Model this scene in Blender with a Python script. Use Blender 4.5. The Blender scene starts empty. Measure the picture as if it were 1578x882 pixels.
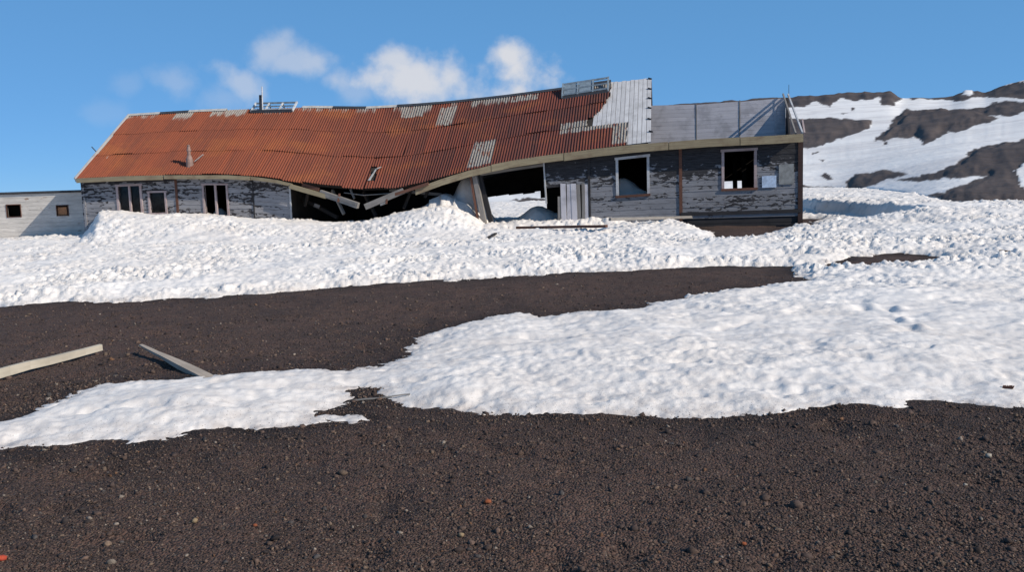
import bpy, math, random
import numpy as np
from mathutils import Vector, Matrix

random.seed(7)
rng = np.random.default_rng(7)
scene = bpy.context.scene
C = scene.collection

# ------------------------------------------------------------------ camera
W0, H0, F0 = 1578.0, 882.0, 1367.0          # photograph size and focal length in its pixels
CAM = np.array([0.0, 0.0, 1.6])
PITCH = math.atan((441 - 285) / F0)          # looking slightly down
ROLL = math.radians(1.8)
fwd = np.array([0, math.cos(PITCH), -math.sin(PITCH)])
up0 = np.array([0, math.sin(PITCH), math.cos(PITCH)])
rt0 = np.array([1.0, 0, 0])
RT = rt0 * math.cos(ROLL) - up0 * math.sin(ROLL)
UP = rt0 * math.sin(ROLL) + up0 * math.cos(ROLL)
cd = bpy.data.cameras.new('camera')
cam = bpy.data.objects.new('camera', cd)
C.objects.link(cam)
cd.sensor_width = 36
cd.lens = 36 * F0 / W0
cd.clip_start, cd.clip_end = 0.05, 9000
cam.matrix_world = Matrix((
    (RT[0], UP[0], -fwd[0], CAM[0]), (RT[1], UP[1], -fwd[1], CAM[1]),
    (RT[2], UP[2], -fwd[2], CAM[2]), (0, 0, 0, 1)))
scene.camera = cam

def ray(px, py):
    return fwd * F0 + RT * (px - W0 / 2) + UP * (H0 / 2 - py)
def on_z(px, py, z=0.0):
    d = ray(px, py)
    return CAM + d * ((z - CAM[2]) / d[2])
def project(P):
    q = np.asarray(P, float) - CAM
    dep = q @ fwd
    return W0 / 2 + F0 * (q @ RT) / dep, H0 / 2 - F0 * (q @ UP) / dep

# ------------------------------------------------------------------ sky, sun, exposure
SUN_AZ, SUN_EL = math.radians(27), math.radians(32)     # from +X towards the camera side; height
sun_to = Vector((math.cos(SUN_AZ) * math.cos(SUN_EL), -math.sin(SUN_AZ) * math.cos(SUN_EL), math.sin(SUN_EL)))
world = bpy.data.worlds.new('World')
scene.world = world
world.use_nodes = True
wn, wl = world.node_tree.nodes, world.node_tree.links
wn.clear()
sky = wn.new('ShaderNodeTexSky')
sky.sky_type = 'NISHITA'
sky.sun_disc = False
sky.sun_elevation = SUN_EL
sky.sun_rotation = math.atan2(sun_to.x, sun_to.y)
sky.altitude = 6000
sky.air_density = 1.0
sky.dust_density = 0.0
sky.ozone_density = 6.0
clear = wn.new('ShaderNodeMix'); clear.data_type = 'RGBA'       # even deep blue of very clean polar air
wl.new(sky.outputs[0], clear.inputs[6]); clear.inputs[7].default_value = (1.6, 4.65, 8.9, 1)
tc = wn.new('ShaderNodeTexCoord')
sep = wn.new('ShaderNodeSeparateXYZ'); wl.new(tc.outputs['Generated'], sep.inputs[0])
zen = wn.new('ShaderNodeMapRange'); wl.new(sep.outputs[2], zen.inputs['Value'])       # darker towards the zenith
zen.inputs['From Min'].default_value = 0; zen.inputs['From Max'].default_value = 1
zen.inputs['To Min'].default_value = .66; zen.inputs['To Max'].default_value = .22
wl.new(zen.outputs[0], clear.inputs[0])
nz = wn.new('ShaderNodeTexNoise')
nz.inputs['Scale'].default_value = 20
nz.inputs['Detail'].default_value = 7
nz.inputs['Roughness'].default_value = 0.55
wl.new(tc.outputs['Generated'], nz.inputs['Vector'])

def wmath(op, a, b=None, c=None, clamp=False):
    n = wn.new('ShaderNodeMath'); n.operation = op; n.use_clamp = clamp
    for i, v in enumerate((a, b, c)):
        if v is None: continue
        if isinstance(v, (int, float)): n.inputs[i].default_value = v
        else: wl.new(v, n.inputs[i])
    return n.outputs[0]
def wdot(v):
    n = wn.new('ShaderNodeVectorMath'); n.operation = 'DOT_PRODUCT'
    wl.new(tc.outputs['Generated'], n.inputs[0]); n.inputs[1].default_value = tuple(v)
    return n.outputs['Value']
nzc = wmath('MULTIPLY', wmath('SUBTRACT', nz.outputs[0], 0.5), 3.3)
clouds = []      # direction, half width, half height (radians), strength, tilt
def cpx(x, y, a, b, s, tilt=0):
    d = Vector(ray(x, y)).normalized()
    clouds.append((d, a / F0, b / F0, s, tilt))
cpx(412, 84, 40, 26, .5, .3); cpx(445, 96, 50, 20, .5, -.1); cpx(488, 98, 36, 24, .55, -.2); cpx(516, 122, 24, 24, .5, -.8)
cpx(372, 126, 40, 24, .5, -.6); cpx(275, 130, 32, 20, .25, -.3); cpx(195, 128, 20, 14, .12); cpx(160, 172, 30, 14, .10); cpx(345, 150, 40, 20, .2)
cpx(645, 126, 84, 46, .95, -.05); cpx(616, 92, 34, 24, .85); cpx(700, 124, 56, 36, .9, -.2)
cpx(552, 138, 40, 26, .3); cpx(808, 116, 46, 36, 1.0, -.5); cpx(782, 86, 32, 26, 1.0, -.5); cpx(800, 140, 44, 26, .9)
r2 = random.Random(5)
for k in range(16):                                     # the same kind of small clouds all round the sky
    az = math.radians(r2.uniform(48, 312)); el = math.radians(r2.uniform(6, 16))
    d = Vector((math.sin(az) * math.cos(el), math.cos(az) * math.cos(el), math.sin(el)))
    clouds.append((d, r2.uniform(.03, .08), r2.uniform(.018, .03), r2.uniform(.4, .95), r2.uniform(-.5, .3)))
tot = None
for d, a, b, s, tilt in clouds:
    r_ = d.cross(Vector((0, 0, 1))).normalized(); u_ = r_.cross(d).normalized()
    e1 = r_ * math.cos(tilt) + u_ * math.sin(tilt); e2 = -r_ * math.sin(tilt) + u_ * math.cos(tilt)
    x = wdot(e1 / a); y = wdot(e2 / b)
    rr = wmath('SQRT', wmath('ADD', wmath('MULTIPLY', x, x), wmath('MULTIPLY', y, y)))
    m = wmath('ADD', wmath('SUBTRACT', 1.0, rr), nzc)
    mr = wn.new('ShaderNodeMapRange'); mr.interpolation_type = 'SMOOTHSTEP'
    wl.new(m, mr.inputs['Value']); mr.inputs['From Min'].default_value = -.35; mr.inputs['From Max'].default_value = .95
    mr.inputs['To Min'].default_value = 0; mr.inputs['To Max'].default_value = s
    front = wmath('GREATER_THAN', wdot(d), 0.5)
    v = wmath('MULTIPLY', mr.outputs[0], front)
    tot = v if tot is None else wmath('MAXIMUM', tot, v)
mixc = wn.new('ShaderNodeMix'); mixc.data_type = 'RGBA'
wl.new(tot, mixc.inputs[0]); wl.new(clear.outputs[2], mixc.inputs[6])
mixc.inputs[7].default_value = (7.4, 7.6, 8.2, 1)
bg = wn.new('ShaderNodeBackground'); bg.inputs['Strength'].default_value = 0.1
wl.new(mixc.outputs[2], bg.inputs['Color'])
wo = wn.new('ShaderNodeOutputWorld'); wl.new(bg.outputs[0], wo.inputs[0])

sl = bpy.data.lights.new('sun', 'SUN')
sl.energy = 5.0; sl.angle = math.radians(.5); sl.color = (1.0, .905, .775)
sun = bpy.data.objects.new('sun', sl); C.objects.link(sun)
sun.rotation_euler = sun_to.to_track_quat('Z', 'Y').to_euler()
sun.location = (20, -10, 30)
vs = scene.view_settings
vs.view_transform = 'Standard'; vs.look = 'None'; vs.gamma = 1; vs.use_curve_mapping = False
vs.exposure = -0.12

# ------------------------------------------------------------------ helpers
def smooth(x):
    x = np.clip(x, 0, 1); return x * x * (3 - 2 * x)
_perm = np.random.default_rng(11).permutation(4096)
def _hash(ix, iy, seed):
    return _perm[(_perm[(ix + seed * 131) & 4095] + iy) & 4095]
def noise(x, y, seed=0):
    x = np.asarray(x, float); y = np.asarray(y, float)
    ix = np.floor(x).astype(np.int64); iy = np.floor(y).astype(np.int64)
    fx, fy = x - ix, y - iy
    def g(ax, ay):
        th = _hash(ix + ax, iy + ay, seed) * (2 * math.pi / 4096)
        return np.cos(th) * (fx - ax) + np.sin(th) * (fy - ay)
    u = fx * fx * fx * (fx * (fx * 6 - 15) + 10); v = fy * fy * fy * (fy * (fy * 6 - 15) + 10)
    a = g(0, 0) * (1 - u) + g(1, 0) * u
    b = g(0, 1) * (1 - u) + g(1, 1) * u
    return (a * (1 - v) + b * v) * 1.4
def fbm(x, y, oct=4, seed=0, gain=.5):
    t, a, f = 0, 1, 1
    for o in range(oct):
        t = t + a * noise(x * f, y * f, seed + o); a *= gain; f *= 2.03
    return t
def poly_sd(X, Y, poly):
    """signed distance, positive inside"""
    P = np.array(poly, float); Q = np.roll(P, -1, axis=0)
    best = np.full(X.shape, 1e18); ins = np.zeros(X.shape, bool)
    for (x0, y0), (x1, y1) in zip(P, Q):
        dx, dy = x1 - x0, y1 - y0
        L = dx * dx + dy * dy + 1e-12
        t = np.clip(((X - x0) * dx + (Y - y0) * dy) / L, 0, 1)
        d = (X - x0 - t * dx) ** 2 + (Y - y0 - t * dy) ** 2
        np.minimum(best, d, out=best)
        if y0 != y1:
            ins ^= ((y0 > Y) != (y1 > Y)) & (X < (x1 - x0) * (Y - y0) / (y1 - y0) + x0)
    d = np.sqrt(best)
    return np.where(ins, d, -d)

def mesh_np(name, V, Fq, smooth_=False):
    """mesh from arrays (Fq: n x 3 or n x 4 indices)"""
    m = bpy.data.meshes.new(name)
    V = np.asarray(V, np.float32); Fq = np.asarray(Fq, np.int32); k = Fq.shape[1]
    m.vertices.add(len(V)); m.vertices.foreach_set('co', V.ravel())
    m.loops.add(Fq.size); m.loops.foreach_set('vertex_index', Fq.ravel())
    m.polygons.add(len(Fq)); m.polygons.foreach_set('loop_start', np.arange(0, Fq.size, k, dtype=np.int32))
    m.polygons.foreach_set('loop_total', np.full(len(Fq), k, np.int32))
    if smooth_: m.polygons.foreach_set('use_smooth', np.ones(len(Fq), bool))
    m.update(calc_edges=True)
    return m
class MB:
    """collects boxes and tubes into one mesh; each vertex can carry a uv pair"""
    def __init__(s): s.v = []; s.f = []; s.uv = []
    def hexa(s, c, uv=None):           # c: 8 corners, bottom ring then top ring
        b = len(s.v); s.v += [tuple(p) for p in c]
        s.uv += uv if uv else [(0, 0)] * 8
        for q in ((0, 3, 2, 1), (4, 5, 6, 7), (0, 1, 5, 4), (1, 2, 6, 5), (2, 3, 7, 6), (3, 0, 4, 7)):
            s.f.append(tuple(b + i for i in q))
    def bar(s, A, B, w, h, upv=(0, 0, 1), taper=1.0):
        A, B = Vector(A), Vector(B); d = (B - A).normalized()
        side = d.cross(Vector(upv)); side = side.normalized() if side.length > 1e-4 else Vector((1, 0, 0))
        u = side.cross(d).normalized()
        c = []
        for P, k in ((A, 1), (B, taper)):
            for a, b in ((-1, -1), (1, -1), (1, 1), (-1, 1)):
                c.append(P + side * (a * w * k / 2) + u * (b * h * k / 2))
        L = (B - A).length
        s.hexa(c, [(0, 0), (0, w), (0, w + h), (0, h)] + [(L, 0), (L, w), (L, w + h), (L, h)])
    def tube(s, A, B, r0, r1, n=10):
        A, B = Vector(A), Vector(B); d = (B - A).normalized()
        x = d.cross(Vector((.3, .9, .1))).normalized(); y = d.cross(x)
        b = len(s.v)
        for P, r in ((A, r0), (B, r1)):
            for k in range(n):
                t = 2 * math.pi * k / n
                s.v.append(tuple(P + x * math.cos(t) * r + y * math.sin(t) * r)); s.uv.append((k / n, 0))
        for k in range(n):
            s.f.append((b + k, b + (k + 1) % n, b + n + (k + 1) % n, b + n + k))
        s.f.append(tuple(b + n - 1 - k for k in range(n))); s.f.append(tuple(b + n + k for k in range(n)))
    def build(s, name, mat, parent=None, label=None):
        off = parent_loc(parent)
        m = bpy.data.meshes.new(name)
        m.from_pydata([(a - off[0], b - off[1], c - off[2]) for a, b, c in s.v], [], s.f)
        uvl = m.uv_layers.new(name='UVMap')
        li = np.zeros(len(m.loops), np.int32); m.loops.foreach_get('vertex_index', li)
        uvl.data.foreach_set('uv', np.array(s.uv, np.float32)[li].ravel())
        m.materials.append(mat)
        m.update()
        o = bpy.data.objects.new(name, m); C.objects.link(o)
        if parent: o.parent = parent
        if label: o['label'] = label
        return o
def parent_loc(p):
    v = Vector((0, 0, 0))
    while p: v = v + p.location; p = p.parent
    return v
def tag(o, label, cat, group=None, kind=None):
    if label: o['label'] = label
    if cat: o['category'] = cat
    if group: o['group'] = group
    if kind: o['kind'] = kind
    return o
def empty(name, loc, label, cat, group=None):
    o = bpy.data.objects.new(name, None); C.objects.link(o)
    o.location = loc; o.empty_display_size = .2
    return tag(o, label, cat, group)
def recentre(o):
    """put a top-level mesh's origin at the middle of its base"""
    n = len(o.data.vertices); co = np.zeros(n * 3, np.float32); o.data.vertices.foreach_get('co', co)
    co = co.reshape(-1, 3); c = (co.min(0) + co.max(0)) / 2; c[2] = co[:, 2].min()
    o.data.vertices.foreach_set('co', (co - c).ravel()); o.location = [float(x) for x in c]; o.data.update()
    return o

# ------------------------------------------------------------------ materials
class NT:
    def __init__(s, name):
        s.m = bpy.data.materials.new(name); s.m.use_nodes = True
        s.n, s.l = s.m.node_tree.nodes, s.m.node_tree.links
        s.p = s.n['Principled BSDF']
    def put(s, sock, v):
        if isinstance(v, (int, float)): sock.default_value = v
        elif isinstance(v, (tuple, list)): sock.default_value = tuple(v) if len(v) != 3 or sock.type == 'VECTOR' else (*v, 1)
        else: s.l.new(v, sock)
    def coord(s, which='Object', scale=(1, 1, 1), attr=None):
        if which == 'uv': o = s.n.new('ShaderNodeUVMap').outputs[0]
        elif which == 'geo': o = s.n.new('ShaderNodeNewGeometry').outputs['Position']
        else: o = s.n.new('ShaderNodeTexCoord').outputs[which]
        mp = s.n.new('ShaderNodeMapping'); s.l.new(o, mp.inputs[0]); mp.inputs['Scale'].default_value = scale
        return mp.outputs[0]
    def noise(s, vec, scale, detail=4, rough=.55, dist=0):
        n = s.n.new('ShaderNodeTexNoise'); s.l.new(vec, n.inputs['Vector'])
        n.inputs['Scale'].default_value = scale; n.inputs['Detail'].default_value = detail
        n.inputs['Roughness'].default_value = rough; n.inputs['Distortion'].default_value = dist
        return n.outputs[0]
    def voro(s, vec, scale, out='Distance'):
        n = s.n.new('ShaderNodeTexVoronoi'); s.l.new(vec, n.inputs['Vector']); n.inputs['Scale'].default_value = scale
        return n.outputs[out]
    def rng(s, v, a, b, c=0, d=1, sm=True):
        n = s.n.new('ShaderNodeMapRange'); n.interpolation_type = 'SMOOTHSTEP' if sm else 'LINEAR'
        s.put(n.inputs['Value'], v)
        for k, x in zip(('From Min', 'From Max', 'To Min', 'To Max'), (a, b, c, d)): s.put(n.inputs[k], x)
        return n.outputs[0]
    def math(s, op, a, b=0, clamp=False):
        n = s.n.new('ShaderNodeMath'); n.operation = op; n.use_clamp = clamp
        s.put(n.inputs[0], a); s.put(n.inputs[1], b); return n.outputs[0]
    def mix(s, f, a, b, mode='MIX'):
        n = s.n.new('ShaderNodeMix'); n.data_type = 'RGBA'; n.blend_type = mode
        s.put(n.inputs[0], f); s.put(n.inputs[6], a); s.put(n.inputs[7], b); return n.outputs[2]
    def attr(s, name, out='Fac'):
        n = s.n.new('ShaderNodeAttribute'); n.attribute_name = name; return n.outputs[out]
    def sep(s, vec):
        n = s.n.new('ShaderNodeSeparateXYZ'); s.l.new(vec, n.inputs[0]); return n.outputs
    def rand(s): return s.n.new('ShaderNodeObjectInfo').outputs['Random']
    def bump(s, h, strength, dist, prev=None):
        n = s.n.new('ShaderNodeBump'); s.put(n.inputs['Height'], h)
        n.inputs['Strength'].default_value = strength; n.inputs['Distance'].default_value = dist
        if prev is not None: s.l.new(prev, n.inputs['Normal'])
        return n.outputs[0]
    def out(s, col, rough=.8, normal=None, metal=0, spec=.3):
        s.put(s.p.inputs['Base Color'], col); s.put(s.p.inputs['Roughness'], rough); s.put(s.p.inputs['Metallic'], metal)
        s.p.inputs['Specular IOR Level'].default_value = spec
        if normal is not None: s.l.new(normal, s.p.inputs['Normal'])
        return s.m

def mat_snow():
    t = NT('snow'); g = t.coord('geo')
    big = t.noise(g, .5, 4); mid = t.noise(g, 6.5, 5, .62); fine = t.noise(g, 26, 4, .65)
    dirt = t.rng(t.noise(g, 1.1, 6, .65, .4), .5, .75)
    col = t.mix(t.rng(big, .3, .7), (.815, .765, .72), (.855, .82, .79))
    col = t.mix(t.math('MULTIPLY', t.rng(t.noise(t.coord('geo', (.8, 3.0, 1)), 1.2, 6, .65, .6), .5, .72), .32), col, (.66, .60, .555))
    col = t.mix(t.math('MULTIPLY', dirt, .38), col, (.64, .585, .545))
    col = t.mix(t.math('MULTIPLY', t.attr('grime'), t.rng(mid, .35, .7, .15, .7)), col, (.50, .45, .42))
    speck = t.math('MAXIMUM', t.rng(t.voro(g, 9), .05, .02), t.math('MULTIPLY', t.rng(t.voro(g, 38), .16, .1), t.rng(t.attr('grime'), .45, .9)))
    col = t.mix(t.math('MULTIPLY', speck, t.math('MAXIMUM', t.rng(t.noise(g, .8), .5, .62), t.attr('grime'))), col, (.12, .09, .08))
    n = t.bump(t.math('MULTIPLY', mid, t.attr('crust')), .5, .06); n = t.bump(t.math('MULTIPLY', fine, t.rng(t.attr('crust'), 0, 1, .35, 1)), .35, .02, n)
    return t.out(col, .7, n, spec=.25)
def mat_ash():
    t = NT('volcanic_ash'); g = t.coord('geo')
    big = t.noise(g, .35, 5, .6, .3); mid = t.noise(g, 2.3, 5, .65); fine = t.noise(g, 38, 4, .7)
    cell = t.voro(g, 75, 'Color'); cd_ = t.voro(g, 75); cell2 = t.voro(g, 17, 'Color'); cd2 = t.voro(g, 17)
    col = t.mix(t.rng(big, .32, .68), (.102, .063, .051), (.150, .087, .066))
    col = t.mix(t.rng(mid, .42, .66, 0, .7), col, (.064, .044, .038))
    cs = t.sep(cell)
    col = t.mix(t.rng(cs[0], .6, .95, 0, .85), col, (.17, .122, .095))
    col = t.mix(t.rng(cs[1], .66, .8, 0, .75), col, (.024, .020, .020))
    col = t.mix(t.rng(t.sep(cell2)[1], .90, .97, 0, .3), col, (.13, .08, .055))
    col = t.mix(t.rng(fine, .35, .7, .0, .35), col, (.020, .016, .015))
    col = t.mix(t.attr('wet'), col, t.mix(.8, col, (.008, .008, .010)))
    n = t.bump(mid, .4, .05); n = t.bump(t.math('MULTIPLY', cd2, -1), .25, .03, n)
    n = t.bump(t.math('MULTIPLY', cd_, -1), .9, .016, n); n = t.bump(fine, .6, .012, n)
    return t.out(col, .9, n, spec=.2)
def mat_stone(name='ash_stone'):
    t = NT(name); g = t.coord('geo')
    col = t.mix(t.rng(t.noise(g, 90, 3), .35, .7, 0, .5), t.attr('tint', 'Color'), (.012, .01, .01))
    return t.out(col, .88, t.bump(t.noise(g, 120, 3), .5, .004), spec=.25)
def mat_rock(name, c1, c2):
    t = NT(name); g = t.coord('Object')
    col = t.mix(t.rng(t.noise(g, 40, 4), .35, .65), c1, c2)
    return t.out(col, .85, t.bump(t.noise(g, 70, 4), .6, .01), spec=.3)
def mat_hills():
    t = NT('hill_rock_and_snow'); g = t.coord('geo')
    a = t.noise(g, .03, 6, .6); b = t.noise(g, .25, 6, .65)
    rock = t.mix(t.rng(a, .35, .65), (.070, .056, .053), (.108, .086, .078))
    rock = t.mix(t.rng(b, .4, .7, 0, .4), rock, (.042, .035, .035))
    rock = t.mix(t.rng(t.noise(g, .09, 5, .7), .62, .72, 0, .3), rock, (.15, .12, .11))
    sn = t.mix(t.rng(t.noise(g, .05, 6, .65, .5), .42, .72), (.84, .83, .82), (.64, .62, .62))
    col = t.mix(t.attr('snow'), rock, sn)
    n = t.bump(b, .35, .8); n = t.bump(t.noise(g, 1.3, 4), .3, .2, n)
    return t.out(col, .85, n, spec=.15)
def mat_rust():
    t = NT('rusted_corrugated_iron'); u = t.coord('uv'); r = t.rand()
    xyz = t.sep(u)
    big = t.noise(t.coord('uv', (.5, .8, 1)), 1.0, 4)
    streak = t.noise(t.coord('uv', (7, .35, 1)), 1.0, 5, .65)
    fine = t.noise(u, 14, 4, .7)
    left = t.rng(xyz[0], 9, 20)                     # the far half is a more even orange rust
    base = t.mix(left, (.225, .058, .036), (.305, .080, .036))
    dark = t.mix(left, (.095, .036, .030), (.170, .055, .034))
    f = t.math('ADD', t.math('MULTIPLY', r, .62), t.rng(streak, .36, .64, 0, .6))
    col = t.mix(t.math('MULTIPLY', f, t.rng(left, 0, 1, .95, .7)), base, dark)
    col = t.mix(t.rng(big, .5, .72, 0, .55), col, (.36, .115, .038))
    col = t.mix(t.rng(fine, .5, .8, 0, .5), col, (.055, .022, .018))
    col = t.mix(t.rng(t.noise(t.coord('uv', (16, .5, 1)), 1.0, 4, .6), .58, .72, 0, .5), col, (.060, .026, .022))     # run-down stains
    # bare zinc left near the ridge and in streaks
    top = t.rng(xyz[1], 3.25, 4.3)
    z = t.math('ADD', t.math('MULTIPLY', top, .40), t.math('MULTIPLY', t.noise(t.coord('uv', (3.0, .6, 1)), 1.3, 5, .65), .5))
    z = t.math('ADD', z, t.math('MULTIPLY', r, .42))
    bare = t.rng(z, .84, .97)
    spot = t.rng(t.noise(t.coord('uv', (2.5, 1.1, 1)), 1.0, 5, .6, .3), .715, .74)
    bare = t.math('MAXIMUM', t.math('MULTIPLY', bare, .85), t.math('MULTIPLY', spot, .7))
    bare = t.math('MAXIMUM', bare, t.math('MULTIPLY', t.rng(t.math('ADD', t.attr('bare'), t.math('MULTIPLY', t.math('SUBTRACT', t.noise(t.coord('uv', (6, 1.5, 1)), 1.2, 5, .7), .55), 2.4)), .5, .85), .88))
    zinc = t.mix(t.rng(fine, .35, .7), (.42, .41, .37), (.25, .23, .20))
    col = t.mix(bare, col, zinc)
    # darker colour along the troughs of the corrugation
    tr = t.math('MULTIPLY', t.attr('trough'), .5)
    col = t.mix(tr, col, (.045, .022, .018))
    return t.out(col, t.rng(fine, .3, .7, .6, .9), t.bump(fine, .25, .01), spec=.3)
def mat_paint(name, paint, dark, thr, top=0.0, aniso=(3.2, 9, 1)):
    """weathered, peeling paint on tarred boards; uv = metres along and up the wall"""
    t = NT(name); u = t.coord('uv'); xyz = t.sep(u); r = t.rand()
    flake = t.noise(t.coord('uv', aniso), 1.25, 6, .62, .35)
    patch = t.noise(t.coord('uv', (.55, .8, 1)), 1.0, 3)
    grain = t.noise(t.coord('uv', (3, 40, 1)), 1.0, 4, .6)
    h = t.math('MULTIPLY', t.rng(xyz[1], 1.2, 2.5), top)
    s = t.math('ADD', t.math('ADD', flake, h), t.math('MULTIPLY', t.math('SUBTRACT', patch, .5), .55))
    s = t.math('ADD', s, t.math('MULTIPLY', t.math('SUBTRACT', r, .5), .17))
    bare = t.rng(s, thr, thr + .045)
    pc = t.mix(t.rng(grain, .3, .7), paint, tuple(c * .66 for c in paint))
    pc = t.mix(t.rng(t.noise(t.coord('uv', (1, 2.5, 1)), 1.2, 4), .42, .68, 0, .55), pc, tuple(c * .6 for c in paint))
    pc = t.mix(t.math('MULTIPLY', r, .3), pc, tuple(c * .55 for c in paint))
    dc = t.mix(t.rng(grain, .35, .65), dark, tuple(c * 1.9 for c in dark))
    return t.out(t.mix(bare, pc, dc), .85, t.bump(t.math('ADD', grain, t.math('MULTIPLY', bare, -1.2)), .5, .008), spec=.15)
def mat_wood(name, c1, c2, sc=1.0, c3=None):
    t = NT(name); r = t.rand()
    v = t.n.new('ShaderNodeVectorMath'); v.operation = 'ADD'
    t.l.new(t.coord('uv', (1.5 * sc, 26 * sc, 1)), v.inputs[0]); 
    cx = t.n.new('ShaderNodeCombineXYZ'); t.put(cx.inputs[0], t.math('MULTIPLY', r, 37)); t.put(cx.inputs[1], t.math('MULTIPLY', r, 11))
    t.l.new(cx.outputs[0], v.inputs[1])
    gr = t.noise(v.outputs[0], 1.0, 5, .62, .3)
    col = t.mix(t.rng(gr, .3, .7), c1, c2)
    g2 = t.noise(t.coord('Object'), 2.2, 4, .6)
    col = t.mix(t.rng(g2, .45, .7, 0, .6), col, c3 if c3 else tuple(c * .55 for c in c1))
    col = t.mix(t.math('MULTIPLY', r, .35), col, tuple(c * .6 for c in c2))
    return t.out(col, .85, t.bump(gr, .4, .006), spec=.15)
def mat_plain(name, c, rough=.6, metal=0):
    t = NT(name); g = t.coord('Object')
    col = t.mix(t.rng(t.noise(g, 7, 5, .6), .35, .7), c, tuple(x * .68 for x in c))
    return t.out(col, rough, t.bump(t.noise(g, 30, 3), .2, .004), metal)
def mat_glass():
    t = NT('dusty_glass'); g = t.coord('Object')
    t.p.inputs['Transmission Weight'].default_value = 1
    t.p.inputs['IOR'].default_value = 1.25
    return t.out(t.mix(t.rng(t.noise(g, 4, 4), .4, .7), (.6, .65, .7), (.35, .4, .45)), .05, None, spec=.5)

M = dict(
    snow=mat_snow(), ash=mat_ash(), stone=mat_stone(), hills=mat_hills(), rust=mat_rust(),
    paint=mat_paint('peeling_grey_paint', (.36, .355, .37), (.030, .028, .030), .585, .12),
    paint_shaded=mat_paint('peeling_grey_paint_shaded', (.27, .275, .30), (.026, .026, .029), .575, .33),  # peeling grey with eave shade painted in: darker, bluer, darkest towards the top
    annex=mat_paint('chalky_white_paint', (.72, .68, .63), (.20, .15, .12), .68, -.08),
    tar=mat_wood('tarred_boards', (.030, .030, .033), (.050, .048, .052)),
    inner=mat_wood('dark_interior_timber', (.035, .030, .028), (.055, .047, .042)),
    inner_boards=mat_wood('weathered_inner_lining', (.50, .49, .53), (.58, .565, .60)),
    white_boards=mat_wood('whitewashed_roof_boards', (.66, .655, .66), (.52, .515, .53)),
    grey_wood=mat_wood('silvered_timber', (.30, .285, .27), (.19, .175, .165)),
    fascia=mat_wood('lichen_stained_timber', (.36, .305, .20), (.25, .205, .135), 1, (.17, .11, .075)),
    frame=mat_wood('faded_pink_white_frame_paint', (.47, .39, .39), (.36, .29, .29), 1, (.25, .16, .14)),
    frame_w=mat_wood('flaking_white_frame_paint', (.56, .58, .60), (.42, .43, .45), 1, (.24, .20, .19)),
    redwood=mat_wood('red_brown_timber', (.17, .085, .06), (.12, .06, .045)),
    cornerw=mat_wood('dark_red_corner_board', (.075, .045, .04), (.05, .034, .032)),
    tanwood=mat_wood('weathered_tan_timber', (.50, .43, .36), (.36, .30, .25)),
    paleplank=mat_wood('sun_bleached_plank', (.58, .53, .44), (.44, .39, .31), .8),
    skyl=mat_plain('flaking_white_metal', (.62, .64, .66), .5), skyd=mat_plain('dull_blue_grey_metal', (.23, .29, .34), .5),
    vent=mat_plain('pitted_vent_metal', (.30, .20, .17), .6), flap=mat_plain('chalky_tin', (.58, .55, .50), .5),
    lead=mat_plain('dark_lead_flashing', (.055, .06, .07), .6),
    blueb=mat_plain('pale_blue_board', (.50, .62, .80), .6), greyb=mat_plain('weathered_grey_board', (.26, .27, .27), .8),
    orange=mat_plain('orange_lit_view', (.45, .21, .10), .8), glass=mat_glass(),
    torn=mat_plain('torn_white_edge', (.66, .64, .60), .6))

# ------------------------------------------------------------------ house frame: s leftwards along the front, n to the back
ANG = math.radians(10)
O3 = np.array([9.5, 29.0, 0.0])
SV = np.array([-math.cos(ANG), math.sin(ANG), 0.0]); NV = np.array([math.sin(ANG), math.cos(ANG), 0.0])
BACK, OVER = 3.4, .30                     # ridge behind the front wall, eave overhang
def sn(px, py, n=0.0):
    """(s, z) of a pixel on the upright plane n"""
    d = ray(px, py); t = (n - (CAM - O3) @ NV) / (d @ NV); P = CAM + d * t
    return float((P - O3) @ SV), float(P[2])
def pt(s, n, z): return O3 + SV * s + NV * n + np.array([0, 0, z])
def table(pts, n):
    a = sorted(sn(x, y, n) for x, y in pts); a = np.array(a)
    return lambda s: np.interp(s, a[:, 0], a[:, 1])
eave_z = table([(118, 276), (190, 273), (260, 270), (330, 269), (400, 272), (450, 279), (500, 286), (560, 290), (610, 288), (650, 281), (690, 271),
                (720, 263), (790, 248), (850, 239), (900, 232), (1000, 220), (1100, 214), (1236, 206)], -OVER)
ridge_z = table([(200, 178), (300, 172), (400, 168), (480, 166), (560, 167), (640, 163), (700, 158), (780, 149), (870, 137), (935, 127), (1000, 120), (1212, 104)], BACK)
S_LEFT = sn(118, 276, -OVER)[0]
S_WALL_L = sn(128, 330)[0]
S_ROOF_R = sn(1003, 218, -OVER)[0]
ZB = -.25
def wz(s): return eave_z(s) - .06         # top of the wall under the eave
def wall(s, f, n): return pt(s, n, ZB + f * (float(wz(s)) - ZB))
def sf(px, py, n=0.0):
    s, z = sn(px, py, n); return s, (z - ZB) / (float(wz(s)) - ZB)
def roof(s, t, off=0.0):
    E = pt(s, -OVER, float(eave_z(s))); R = pt(s, BACK, float(ridge_z(s)))
    d = R - E; nr = np.cross(SV, d); nr /= np.linalg.norm(nr)
    if nr[2] < 0: nr = -nr
    return E + d * t + nr * off
_gs, _gt = np.meshgrid(np.linspace(-1, S_LEFT + 1, 500), np.linspace(0, 1, 60), indexing='ij')
_E = O3 + _gs[..., None] * SV - OVER * NV + eave_z(_gs)[..., None] * np.array([0, 0, 1.])
_R = O3 + _gs[..., None] * SV + BACK * NV + ridge_z(_gs)[..., None] * np.array([0, 0, 1.])
_P = _E + (_R - _E) * _gt[..., None]
_px, _py = project(_P)
def roof_st(x, y):
    k = np.argmin((_px - x) ** 2 + (_py - y) ** 2); return float(_gs.flat[k]), float(_gt.flat[k])

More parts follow.
